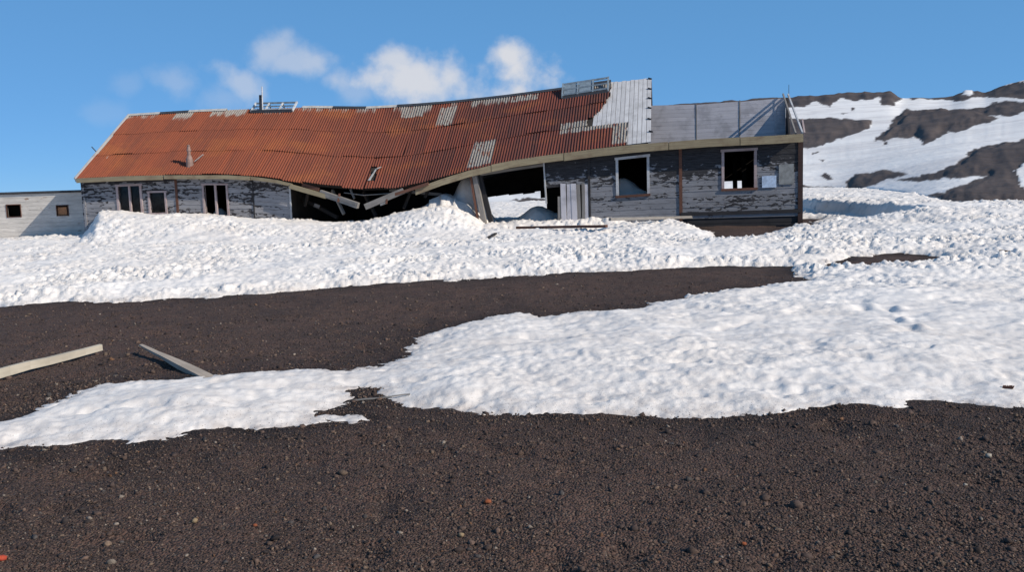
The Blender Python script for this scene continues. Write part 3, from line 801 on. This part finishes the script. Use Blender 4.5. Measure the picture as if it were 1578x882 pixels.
# sheathing boards laid bare at the broken end
nb = 13
ed = np.linspace(S_ROOF_R, S_BRD, nb + 1)
for k in range(nb):
    a, b = ed[k] + .006, ed[k + 1] - .006; o_ = rr.uniform(-.006, .006); t1 = 1 + rr.uniform(-.004, .012)
    mb = MB()
    c = [roof(a, .02, -.05 + o_), roof(b, .02, -.05 + o_), roof(b, t1, -.05 + o_), roof(a, t1, -.05 + o_), roof(a, .02, -.022 + o_), roof(b, .02, -.022 + o_), roof(b, t1, -.022 + o_), roof(a, t1, -.022 + o_)]
    mb.hexa(c, [(0, a), (0, b), (4.4, b), (4.4, a)] * 2)
    mb.build('sheathing_board', M['white_boards'], deck)
for y in (122, 137, 152, 166, 184, 203):
    s, t = roof_st(1002, y); mb = MB(); mb.bar(roof(s - .06, t, -.01), roof(s + .06, t + .012, .01), .06, .05); mb.build('nailed_stub', M['tar'], deck)

PITCHC = .098
rows = [(0.0, .37), (.345, .69), (.665, 1.0)]
cols = np.arange(roof_st(966, 205)[0], S_LEFT + .6, .76)
torn = sorted((t, s) for s, t in (roof_st(943, 122), roof_st(941, 140), roof_st(936, 158), roof_st(924, 168), roof_st(920, 178), roof_st(905, 186), roof_st(903, 196), roof_st(905, 200)))
torn_t = np.array([a for a, b in torn]); torn_s = np.array([b for a, b in torn])
def right_limit(t):
    lo = roof_st(966, 205)[0]
    return lo if t < .345 else float(np.interp(t, torn_t, torn_s))
hole_c = roof_st(576, 266)
bare_spec = []
for x0, y0, x1, y1 in ((727, 216, 760, 254), (864, 186, 945, 204), (944, 184, 968, 225), (676, 165, 702, 196), (620, 166, 655, 180), (790, 138, 830, 156)):
    bare_spec.append([roof_st(x0, (y0 + y1) / 2), roof_st(x1, (y0 + y1) / 2), roof_st((x0 + x1) / 2, y0)[1], roof_st((x0 + x1) / 2, y1)[1]])
rs = random.Random(12)
for ri, (t0, t1) in enumerate(rows):
    shift = (0, .31, .12)[ri]
    for c0 in cols - shift:
        s0, s1 = c0, c0 + .80
        s1 = min(s1, S_LEFT)
        if s1 - s0 < .1: continue
        lim = min(right_limit(t0 + .02), right_limit(t1 - .02), right_limit((t0 + t1) / 2))
        if s1 < lim + .05: continue
        nu = int(round((s1 - s0) / PITCHC * 5)); nv = 9 if s0 < 14.5 else 4
        lift = .012 + ri * .004 + rs.uniform(-.004, .006); curl = rs.uniform(0, .03) if rs.random() < .35 else 0
        tb = t0 + rs.uniform(-.012, .006); sag_k = math.exp(-((s0 - hole_c[0]) / 4.5) ** 2); skew = rs.uniform(-.02, .02) - sag_k * rs.uniform(-.05, .05); lift += sag_k * rs.uniform(0, .018); tb -= sag_k * rs.uniform(-.006, .016) * (ri == 0)
        V = []; UV = []; TR = []; BR = []; F_ = []
        rag = rs.uniform(0, 6)
        for i in range(nu + 1):
            s = s0 + (s1 - s0) * i / nu
            for j in range(nv + 1):
                v = j / nv; t = tb + (t1 - tb) * v
                ph = math.cos(2 * math.pi * s / PITCHC)
                off = lift + .019 * ph + .007 * (1 - v) + curl * (1 - v) ** 3
                V.append(tuple(roof(min(s + skew * (v - .5), S_LEFT), t, off))); UV.append((s, t * 4.4)); TR.append(smooth(.5 - .6 * ph) if s < 12 else smooth(.5 - .6 * ph) * max(.35, 1 - (s - 12) / 9))
                b_ = 0
                for (A_, B_, th, tl) in bare_spec:
                    sa = np.interp(t, [0, 1], [A_[0], A_[0]]); sb = B_[0]
                    if min(sa, sb) < s < max(sa, sb) and tl < t < th: b_ = 1
                BR.append(b_)
        for i in range(nu):
            for j in range(nv):
                sm = s0 + (s1 - s0) * (i + .5) / nu; tm = tb + (t1 - tb) * (j + .5) / nv
                if sm < right_limit(tm) + .05 * math.sin(tm * 40 + rag): continue
                if abs(sm - hole_c[0] - (tm - hole_c[1]) * .5) < .11 and abs(tm - hole_c[1]) < .09: continue
                a = i * (nv + 1) + j; F_.append((a, a + 1, a + nv + 2, a + nv + 1))
        if not F_: continue
        V = np.array(V) - np.array(root.location)
        m = mesh_np('roof_sheet', V, F_, True)
        uvl = m.uv_layers.new(name='UVMap'); li = np.zeros(len(m.loops), np.int32); m.loops.foreach_get('vertex_index', li)
        uvl.data.foreach_set('uv', np.array(UV, np.float32)[li].ravel())
        add_attr(m, 'trough', TR); add_attr(m, 'bare', BR)
        m.materials.append(M['rust'])
        o = bpy.data.objects.new('roof_sheet', m); C.objects.link(o); o.parent = root
# torn white strip by the hole
mb = MB(); s, t = hole_c
mb.bar(roof(s + .05, t - .10, .06), roof(s - .1, t + .02, .10), .10, .012, (0, 0, 1), .6); mb.bar(roof(s - .1, t + .02, .10), roof(s - .22, t + .05, .07), .14, .012)
mb.build('bent_tin_strip', M['flap'], root)
# ridge capping: short lengths, some missing
k = S_LEFT
while k > S_ROOF_R + .2:
    b = k; a = max(k - rs.uniform(1.2, 1.8), roof_st(945, 122)[0])
    if b - a < .15: break
    if rs.random() < .9:
        mb = MB(); kk = np.linspace(a + .01, b, 4); z_ = rs.uniform(0, .02)
        for p, q in zip(kk, kk[1:]):
            for nn0, nn1, d0, d1 in ((-.10, 0, -.065, .02), (0, .10, .02, -.065)):
                mb.hexa([pt(p, BACK + nn0, ridge_z(p) + d0 + .035 + z_), pt(q, BACK + nn0, ridge_z(q) + d0 + .035 + z_), pt(q, BACK + nn1, ridge_z(q) + d1 + .035 + z_), pt(p, BACK + nn1, ridge_z(p) + d1 + .035 + z_),
                         pt(p, BACK + nn0, ridge_z(p) + d0 + .05 + z_), pt(q, BACK + nn0, ridge_z(q) + d0 + .05 + z_), pt(q, BACK + nn1, ridge_z(q) + d1 + .05 + z_), pt(p, BACK + nn1, ridge_z(p) + d1 + .05 + z_)])
        mb.build('ridge_cap', M['lead' if rs.random() < .7 else 'flap'], root)
    k = a
    if a <= roof_st(945, 122)[0] + .01: break
# rake board at the far gable
mb = MB(); E_ = roof(S_LEFT + .03, -.01, .0); R_ = roof(S_LEFT + .03, 1.0, .0)
mb.bar(E_, R_, .05, .17, (0, 0, 1)); mb.build('verge_board', M['frame_w'], root)
mb = MB(); p = roof(S_LEFT + .03, .38, .05); mb.bar(p, p + np.array([-.18, 0, .22]), .03, .03); mb.build('bracket', M['lead'], root)

# eave boards
def strip(name, pxs, n, mat, h=.24, th=.05, dz=0, par=root):
    mb = MB(); P = [sn(x, y, n) for x, y in pxs]
    for (a, za), (b, zb_) in zip(P, P[1:]):
        mb.hexa([pt(a, n, za - h + dz), pt(b, n, zb_ - h + dz), pt(b, n + th, zb_ - h + dz), pt(a, n + th, za - h + dz), pt(a, n, za + dz), pt(b, n, zb_ + dz), pt(b, n + th, zb_ + dz), pt(a, n + th, za + dz)],
                [(a, 0), (b, 0), (b, 0), (a, 0), (a, h), (b, h), (b, h), (a, h)])
    return mb.build(name, M[mat], par)
nF = -OVER - .06
strip('fascia_board', [(117, 275), (190, 271.5), (250, 270)], nF, 'fascia', .17)
strip('fascia_board', [(252, 270), (300, 270), (350, 270), (385, 272)], nF, 'fascia', .14)
strip('fascia_board', [(386, 272), (425, 277), (450, 283)], nF, 'fascia', .12)
strip('fascia_board', [(640, 291), (680, 276), (722, 263), (756, 255)], nF, 'fascia', .22)
strip('fascia_board', [(757, 254), (790, 247), (830, 241), (868, 236)], nF, 'fascia', .24)
strip('fascia_board', [(869, 236), (920, 229), (975, 223), (1030, 218.5)], nF, 'fascia', .26)
strip('fascia_board', [(1031, 218.5), (1090, 214), (1140, 211.5)], nF, 'fascia', .26)
strip('fascia_board', [(1141, 211.5), (1190, 209), (1238, 206)], nF, 'fascia', .26)
# soffit closing the eave at the right half and left part
mb = MB()
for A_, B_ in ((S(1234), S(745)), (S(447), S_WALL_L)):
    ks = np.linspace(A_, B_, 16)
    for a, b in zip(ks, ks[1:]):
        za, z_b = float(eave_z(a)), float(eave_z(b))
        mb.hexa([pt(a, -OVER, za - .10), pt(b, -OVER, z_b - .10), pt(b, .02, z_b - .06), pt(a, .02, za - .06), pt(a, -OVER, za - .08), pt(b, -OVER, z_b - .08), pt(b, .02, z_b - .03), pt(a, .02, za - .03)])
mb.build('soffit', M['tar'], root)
# broken beams hanging in the collapsed bay
def beam(name, x0, y0, n0, x1, y1, n1, w, h, mat):
    s, z = sn(x0, y0, n0); s2, z2 = sn(x1, y1, n1); mb = MB(); mb.bar(pt(s, n0, z), pt(s2, n1, z2), w, h, (0, 0, 1)); return mb.build(name, M[mat], root)
beam('hanging_beam', 447, 287, -.34, 503, 303, -.36, .10, .16, 'fascia'); beam('hanging_beam', 466, 285, -.2, 492, 292, -.24, .10, .13, 'redwood')
beam('hanging_beam', 494, 297, -.3, 552, 317, -.5, .16, .20, 'grey_wood'); beam('hanging_beam', 512, 302, -.42, 549, 314, -.56, .08, .09, 'grey_wood')
beam('hanging_beam', 563, 319, -.5, 622, 294, -.34, .16, .20, 'grey_wood'); beam('hanging_beam', 590, 306, -.42, 660, 283, -.40, .08, .10, 'redwood')
for x0, y0, x1, y1, n0, n1, w_, m_ in ((476, 291, 470, 318, .3, .5, .07, 'inner'), (512, 293, 530, 330, .6, .2, .08, 'grey_wood'), (636, 287, 622, 322, .5, .2, .07, 'inner'), (667, 276, 655, 305, .4, .4, .08, 'inner'),
        (455, 300, 520, 335, 1.2, .6, .10, 'inner'), (560, 296, 580, 334, .9, .4, .09, 'inner'), (600, 293, 680, 300, .5, .7, .08, 'grey_wood'), (540, 292, 546, 306, .0, -.1, .05, 'grey_wood'), (484, 316, 492, 319, .6, .7, .10, 'grey_wood')):
    beam('broken_rafter', x0, y0, n0, x1, y1, n1, w_, w_ * 1.3, m_)
for x, y in ((521, 304), (595, 307)):
    s, z = sn(x, y, -.5); mb = MB(); mb.bar(pt(s, -.52, z - .16), pt(s - .03, -.42, z + .12), .06, .05, NV); mb.build('bracket', M['redwood'], root)
mb = MB(); a = [sn(x, y, -.25) for x, y in ((530, 297), (560, 301), (590, 299), (612, 297))]
for p, q in zip(a, a[1:]): mb.tube(pt(p[0], -.25, p[1]), pt(q[0], -.25, q[1]), .018, .018, 6)
mb.build('sagging_wire', M['grey_wood'], root)
s, z = sn(591, 313, .1); mb = MB(); mb.bar(pt(s + .12, .1, z - .04), pt(s - .1, .1, z + .03), .1, .12); mb.build('white_offcut', M['torn'], root)
# the leaning posts and framing of the open doorway
s, z = sn(731, 273, -.1); s2, _ = sn(749, 340, -.15); _, z2 = sn(749, 346, -.15)
mb = MB(); mb.bar(pt(s, -.05, z + .1), pt(s2 + .02, -.15, z2 - .2), .16, .22, NV); mb.build('leaning_post', M['grey_wood'], root)
mb = MB(); mb.bar(pt(s + .13, -.12, z + .1), pt(s2 + .22, -.24, z2 - .2), .07, .10, NV); mb.build('leaning_post', M['redwood'], root)
mb = MB(); mb.bar(pt(s - .12, .16, z + .1), pt(s2 - .18, .12, z2 - .2), .16, .16, NV); mb.build('leaning_post', M['tar'], root)
strip('door_lintel', [(740, 267), (790, 259), (838, 252)], -.05, 'grey_wood', .09, .06)
strip('wall_plate', [(735, 259), (790, 251), (838, 245)], .0, 'tar', .22, .08)
beam('door_jamb', 838, 251, -.04, 842, 314, -.04, .07, .05, 'frame_w')
strip('lining_rail', [(840, 287), (875, 285), (909, 283.5)], -.03, 'tar', .05, .05)
for k, (x0, x1, yt) in enumerate(((859, 864, 306), (865, 873, 300), (873.5, 881, 292), (882, 890, 288), (890.5, 896, 287), (896.5, 901, 303), (901.5, 907, 300))):
    a, b = sn(x0, 320, -.03)[0], sn(x1, 320, -.03)[0]; zt = sn(x0, yt - 3 if k == 0 else 284 - (k % 2), -.03)[1]
    ln = rr.uniform(-.03, .05); mb = MB(); n_ = -.04 - .012 * (k % 2)
    mb.hexa([pt(b + .005, n_, -.1), pt(a, n_, -.1), pt(a, n_ + .02, -.1), pt(b, n_ + .02, -.1), pt(b + ln, n_, zt), pt(a + ln, n_, zt), pt(a + ln, n_ + .02, zt), pt(b + ln, n_ + .02, zt)],
            [(0, b), (0, a), (0, a), (0, b), (1.2, b), (1.2, a), (1.2, a), (1.2, b)])
    mb.build('door_plank', M['inner_boards' if k in (1, 2, 3, 6) else 'grey_wood'], root)

# attic partition left standing at the roofless end, with the remains of the gable
NP = BACK
ptop = [(1002, 163), (1085, 161), (1140, 156), (1212, 150)]
pt_tab = table(ptop, NP)
sA, sB = sn(1211, 180, NP)[0], sn(998, 180, NP)[0]
seams = [sA, sn(1140, 180, NP)[0], sn(1073, 180, NP)[0], sB]
mb = MB(); mb.bar(pt(sA, NP + .07, 3.35), pt(sB, NP + .07, 3.2), .06, 1.2); part = mb.build('attic_partition', M['inner'], root)
for a, b in zip(seams, seams[1:]):
    zlo = 2.55; nbd = 12
    for k in range(nbd):
        f0, f1 = k / nbd, (k + 1) / nbd - .0025
        if k == nbd - 1: f1 += rr.uniform(-.02, .012)
        j = rr.uniform(-.002, .002); q = []; uvs = []
        for f in (f0, f1):
            for s_, n_ in ((a + .008, NP + j), (b - .008, NP + j), (b - .008, NP + .025 + j), (a + .008, NP + .025 + j)):
                z = zlo + f * (float(pt_tab(s_)) - zlo); q.append(pt(s_, n_, z)); uvs.append((s_, z))
        mb = MB(); mb.hexa(q, uvs); mb.build('lining_board', M['inner_boards'], part)
for s_ in seams[1:-1]:
    mb = MB(); mb.bar(pt(s_, NP - .008, 2.6), pt(s_, NP - .008, float(pt_tab(s_)) + .04), .035, .010, NV); mb.build('cover_strip', M['grey_wood'], part)
s_ = sn(1195, 180, NP)[0]; mb = MB(); mb.bar(pt(s_, NP - .012, 2.6), pt(s_, NP - .012, float(pt_tab(s_)) - .02), .07, .018, NV); mb.build('stud', M['inner_boards'], part)
# gable remnant
sG = .02
zr = float(pt_tab(sA)); ze = float(eave_z(0.0))
mb = MB()
g0, g1 = NP - .78, NP + .03
for th0, th1 in ((sG - .03, sG + .03),):
    mb.hexa([pt(th0, g0, ze), pt(th1, g0, ze), pt(th1, g1, ze), pt(th0, g1, ze), pt(th0, g1 - .12, zr - .1), pt(th1, g1 - .12, zr - .1), pt(th1, g1, zr), pt(th0, g1, zr)])
mb.build('gable_remnant', M['tar'], root)
mb = MB(); mb.bar(pt(-.02, -.1, ze + .03), pt(-.02, NP, zr + .10), .05, .07); mb.build('gable_rafter', M['frame_w'], root)
mb = MB(); mb.bar(pt(.16, .1, ze + .03), pt(.16, NP - .05, zr + .12), .05, .06); mb.build('gable_rafter', M['grey_wood'], root)
mb = MB(); mb.tube(pt(sA - .1, NP, zr - .2), pt(sA - .1, NP, zr + .45), .012, .008, 6); mb.build('rod', M['lead'], root)
mb = MB(); mb.bar(pt(-.14, .35, ze - .02), pt(-.14, .85, ze + .45), .05, .24); mb.build('gable_offcut', M['frame'], root)

# skylights on the ridge
def skylight(x0, x1, yb, yt, bars, m1, m2, lean):
    sR, tR = roof_st(x1, yb); sL, tL = roof_st(x0, yb); sm_ = (sR + sL) / 2
    e = bpy.data.objects.new('skylight', None); C.objects.link(e); e.parent = root
    e.location = Vector(roof(sm_, tR, .05)) - root.location
    hgt = sn(x1, yt, BACK - .1)[1] - float(roof(sR, tR)[2])
    def q(s, f, d=0): p = roof(s, tR, .07 + d); return p + NV * (lean * f) + np.array([0, 0, hgt * f])
    for nm, f, h, m in (('curb', -.12, .12, 'lead'), ('rail', .12, .06, m1), ('rail', .55, .05, m2), ('rail', 1.0, .07, m2)):
        mb = MB(); mb.bar(q(sR, f), q(sL, f), .06, h); mb.build(nm, M[m], e)
    for k in range(bars + 1):
        s = sR + (sL - sR) * k / bars; mb = MB(); mb.bar(q(s, -.15), q(s, 1.06), .05 if 0 < k < bars else .075, .06, SV); mb.build('bar', M[m1], e)
        if 0 < k < bars:
            mb = MB(); mb.bar(q(s, .9) + NV * .05, q(s, .1) + NV * .5, .04, .04, SV); mb.build('brace', M[m2], e)
    return e, q, sR, sL
e1, q1, a1, b1 = skylight(389, 453, 172, 159, 3, 'skyl', 'skyd', .42); e1['label'] = 'white open skylight frame beside the mast'
e2, q2, a2, b2 = skylight(868, 936, 140, 123, 3, 'skyd', 'skyd', .35); e2['label'] = 'blue grey skylight frame beside the bare boards'
for k in range(2):
    s = a2 + (b2 - a2) * (k + 1) / 3; s_b = a2 + (b2 - a2) * (k + 2) / 3; mb = MB()
    mb.hexa([q2(s + .05, .1), q2(s_b - .05, .1), q2(s_b - .05, .1) + NV * .01, q2(s + .05, .1) + NV * .01, q2(s + .05, .98), q2(s_b - .05, .98), q2(s_b - .05, .98) + NV * .01, q2(s + .05, .98) + NV * .01])
    mb.build('pane', M['skyd'], e2)
s, t = roof_st(402, 172); P0 = roof(s, t, .05)
mb = MB(); mb.bar(P0, P0 + np.array([0, .1, .62]), .10, .10, NV); mb.build('mast_stub', M['lead'], root)
mb = MB(); P1 = P0 + np.array([.07, -.02, 0]); mb.tube(P1, P1 + np.array([0.02, .05, .95]), .028, .022, 8); mb.build('mast', M['skyl'], root)
# roof vent with its loose flap
s, t = roof_st(293, 254); P0 = Vector(roof(s, t, .02)); U3 = Vector((0, 0, 1))
mb = MB(); mb.tube(P0 - U3 * .12, P0 + U3 * .20, .14, .13, 14); mb.tube(P0 + U3 * .19, P0 + U3 * .36, .125, .07, 14); mb.tube(P0 + U3 * .35, P0 + U3 * .52, .06, .06, 12)
v = mb.build('roof_vent', M['vent'], root)
mb = MB(); mb.tube(P0 + U3 * .50, P0 + U3 * .56, .085, .085, 12); mb.tube(P0 + U3 * .56, P0 + U3 * .70, .07, .05, 12); mb.tube(P0 + U3 * .70, P0 + U3 * .74, .07, .02, 12); mb.build('cowl', M['vent'], v)
mb = MB(); A_ = P0 + Vector((.2, -.02, .12)); mb.bar(A_, A_ + Vector((.32, .02, .24)), .13, .02); mb.build('loose_flap', M['flap'], v)

# ------------------------------------------------------------------ the low annex
AY = 34.9
ax1 = float(pt(S_WALL_L, 1.0, 0)[0]) - .03; ax0 = -31.0; AZ = 1.86
annex = empty('low_annex', ((ax0 + ax1) / 2, AY, 0), 'low chalky white flat roofed hut half in shadow beside the sagging house', 'hut')
def ax(px, py): d = ray(px, py); t = (AY - CAM[1]) / d[1]; P = CAM + d * t; return float(P[0]), float(P[2])
def arect(x0, y0, x1, y1):
    a = ax(x0, (y0 + y1) / 2)[0]; b = ax(x1, (y0 + y1) / 2)[0]; return (a, b, ax((x0 + x1) / 2, y1)[1], ax((x0 + x1) / 2, y0)[1])
aw1, aw2 = arect(11, 316, 32, 334), arect(88, 317, 105, 332)
ah = [aw1, aw2, (-27.2, -26.2, .7, 1.35)]
def abox(mb, x0, x1, z0, z1, y0, y1):
    mb.hexa([(x0, y0, z0), (x1, y0, z0), (x1, y1, z0), (x0, y1, z0), (x0, y0, z1), (x1, y0, z1), (x1, y1, z1), (x0, y1, z1)],
            [(x0, z0), (x1, z0), (x1, z0), (x0, z0), (x0, z1), (x1, z1), (x1, z1), (x0, z1)])
mb = MB()
for r in cut(ax0, ax1, -.5, AZ - .02, ah): abox(mb, *r, AY + .03, AY + .07)
abox(mb, ax0, ax0 + .08, -.5, AZ - .02, AY + .07, AY + 4); abox(mb, ax1 - .08, ax1, -.5, AZ - .02, AY + .07, AY + 4); abox(mb, ax0, ax1, -.5, AZ - .02, AY + 4, AY + 4.08)
aw = mb.build('annex_wall', M['annex'], annex)
for k in range(14):
    z0 = -.45 + k * .165; z1 = min(z0 + .158, AZ - .02)
    for r in cut(ax0, ax1, z0, z1, ah):
        mb = MB(); j = rr.uniform(-.004, .004); abox(mb, *r, AY + j - .005, AY + .028); mb.build('wall_board', M['annex'], aw)
mb = MB(); abox(mb, ax0 - .1, ax1 - .005, AZ, AZ + .07, AY - .10, AY + 4.1); mb.build('flat_roof', M['lead'], annex)
for r in ah:
    e = bpy.data.objects.new('window', None); C.objects.link(e); e.parent = annex; e.location = Vector(((r[0] + r[1]) / 2, AY, r[2])) - annex.location
    for q in ((r[0] - .025, r[0], r[2] - .025, r[3] + .025), (r[1], r[1] + .025, r[2] - .025, r[3] + .025), (r[0], r[1], r[3], r[3] + .025), (r[0], r[1], r[2] - .025, r[2])):
        mb = MB(); abox(mb, *q, AY - .03, AY + .06); mb.build('frame_bar', M['redwood'], e)
    if r is aw2:
        mb = MB(); abox(mb, r[0], r[1] - .08, r[2], r[3] - .06, AY + .045, AY + .06); mb.build('lit_view_panel', M['orange'], e)  # orange colour painted for the lit scene seen through this window

# ------------------------------------------------------------------ timber lying about
def rest_z(x, y):
    x_, y_ = np.array([x]), np.array([y]); t, _ = snow_depth(x_, y_); return float(ground_z(x_, y_)[0] + max(t[0], 0))
def plank(name, A_, B_, w, h, mat, label, cat, lift=0.0, bury=0.0, group=None, taper=1, follow=False):
    a = on_z(*A_); b = on_z(*B_)
    for _ in range(6): a = on_z(*A_, rest_z(a[0], a[1])); b = on_z(*B_, rest_z(b[0], b[1]))
    a[2] = rest_z(a[0], a[1]) + h / 2 + lift; b[2] = rest_z(b[0], b[1]) + h / 2 + lift * .6 - bury
    mb = MB(); n = 9; P = [a + (b - a) * k / n for k in range(n + 1)]
    if follow:
        up_ = max(rest_z(q[0], q[1]) + h * .45 - q[2] for q in P)
        for q in P: q[2] += up_
    for k in range(1, n): P[k] = P[k] + np.array([0, 0, rr.uniform(-.004, .004)])
    for k in range(n):
        b0 = len(mb.v); mb.bar(P[k], P[k + 1], w, h)
        for e_ in range(2):
            t_ = (k + e_) / n; f_ = taper + (1 - taper) * min(1, t_ * 1.6); M_ = P[k + e_]; g_ = random.Random(k + e_ + int(w * 1e4))
            for i_ in range(4):
                v_ = np.array(mb.v[b0 + e_ * 4 + i_]); mb.v[b0 + e_ * 4 + i_] = tuple(M_ + (v_ - M_) * f_ * g_.uniform(.88, 1.08))
    o = mb.build(name, M[mat], None); recentre(o)
    return tag(o, label, cat, group)
plank('bleached_plank', (157, 545), (-130, 615), .045, .085, 'paleplank', 'pale sun bleached thick plank with a knot hole, lying on dark ash', 'plank', .02, taper=.8)
pl = bpy.data.objects['bleached_plank']; a = on_z(157, 545); b = on_z(-130, 615); d_ = Vector(b - a).normalized(); o_ = Vector((-d_.y, d_.x, 0)); o_ = -o_ if o_.y > 0 else o_; mb = MB(); c_ = Vector((a[0], a[1], rest_z(a[0], a[1]) + .065)) + o_ * .026 + d_ * .05
mb.bar(c_, c_ + d_ * .08, .006, .02); k_ = mb.build('knot_hole', M['tar'], pl)
plank('weathered_plank', (218, 546), (345, 589), .10, .045, 'tanwood', 'weathered plank tapering to a point, its wide end under the snow edge', 'plank', .07, bury=.11, taper=.35)
plank('driftwood_stick', (542, 619), (632, 610), .011, .010, 'grey_wood', 'thin grey stick lying across the small gap in the snow', 'stick')
plank('fallen_batten', (797, 361), (935, 355), .09, .08, 'redwood', 'long red brown batten on snow before the doorway planks', 'batten', .02, follow=True)
plank('fallen_batten', (940, 355), (1078, 349), .08, .09, 'grey_wood', 'long grey batten on snow below the empty window', 'batten', .02, follow=True)
plank('timber_scrap', (1542, 388), (1592, 395), .06, .04, 'redwood', 'red brown timber scrap on the snow slope beside the hills', 'timber')
plank('timber_scrap', (748, 366), (764, 367.5), .08, .05, 'tar', 'short dark timber scrap on snow before the leaning posts', 'timber')
plank('timber_scrap', (1196, 350), (1226, 349), .10, .07, 'tar', 'short tarred offcut on ash under the house corner', 'timber')
plank('timber_scrap', (1545, 598), (1562, 600), .03, .02, 'redwood', 'tiny brown splinter on the smooth near snow', 'timber')

# larger loose stones, each its own object
def rock_mesh(r, seed):
    g = np.random.default_rng(seed); V = ico * (1 + g.uniform(-.25, .25, (12, 1))) * np.array([r * g.uniform(.9, 1.3), r * g.uniform(.8, 1.1), r * g.uniform(.6, .85)])
    V[:, 2] -= V[:, 2].min(); return mesh_np('stone', V, icf)
RK = {'orange': mat_rock('orange_scoria', (.30, .085, .03), (.19, .06, .03)), 'tan': mat_rock('tan_stone', (.30, .22, .13), (.21, .15, .09)), 'pale': mat_rock('pale_stone', (.40, .36, .30), (.26, .23, .19)),
      'dark': mat_rock('black_scoria', (.022, .02, .02), (.04, .034, .032)), 'red': mat_rock('bright_red_stone', (.45, .07, .03), (.33, .05, .03))}
for i, (px, py, r, k, lb, grp) in enumerate([
        (752, 780, .022, 'orange', 'orange scoria stone, the biggest orange one on dark ash', None), (711, 823, .016, 'tan', 'small tan orange pebble on dark ash below the big orange stone', None),
        (300, 804, .017, 'tan', 'tan pebble beside a dark hollow in the ash', None), (392, 808, .012, 'orange', 'tiny ochre pebble on dark ash', None), (1523, 706, .019, 'pale', 'pale cream stone alone on black ash', None),
        (1488, 744, .014, 'pale', 'small pale flake of stone below the cream stone', None), (1146, 838, .013, 'orange', 'small orange red pebble in the darkest ash', None), (3, 866, .022, 'red', 'bright red orange stone', None)]):
    P = on_z(px, py); m = rock_mesh(r, 50 + i); m.materials.append(RK[k]); o = bpy.data.objects.new('stone', m); C.objects.link(o)
    o.location = (P[0], P[1], float(ground_z(P[0], P[1])) - r * .12); tag(o, lb, 'stone', grp)
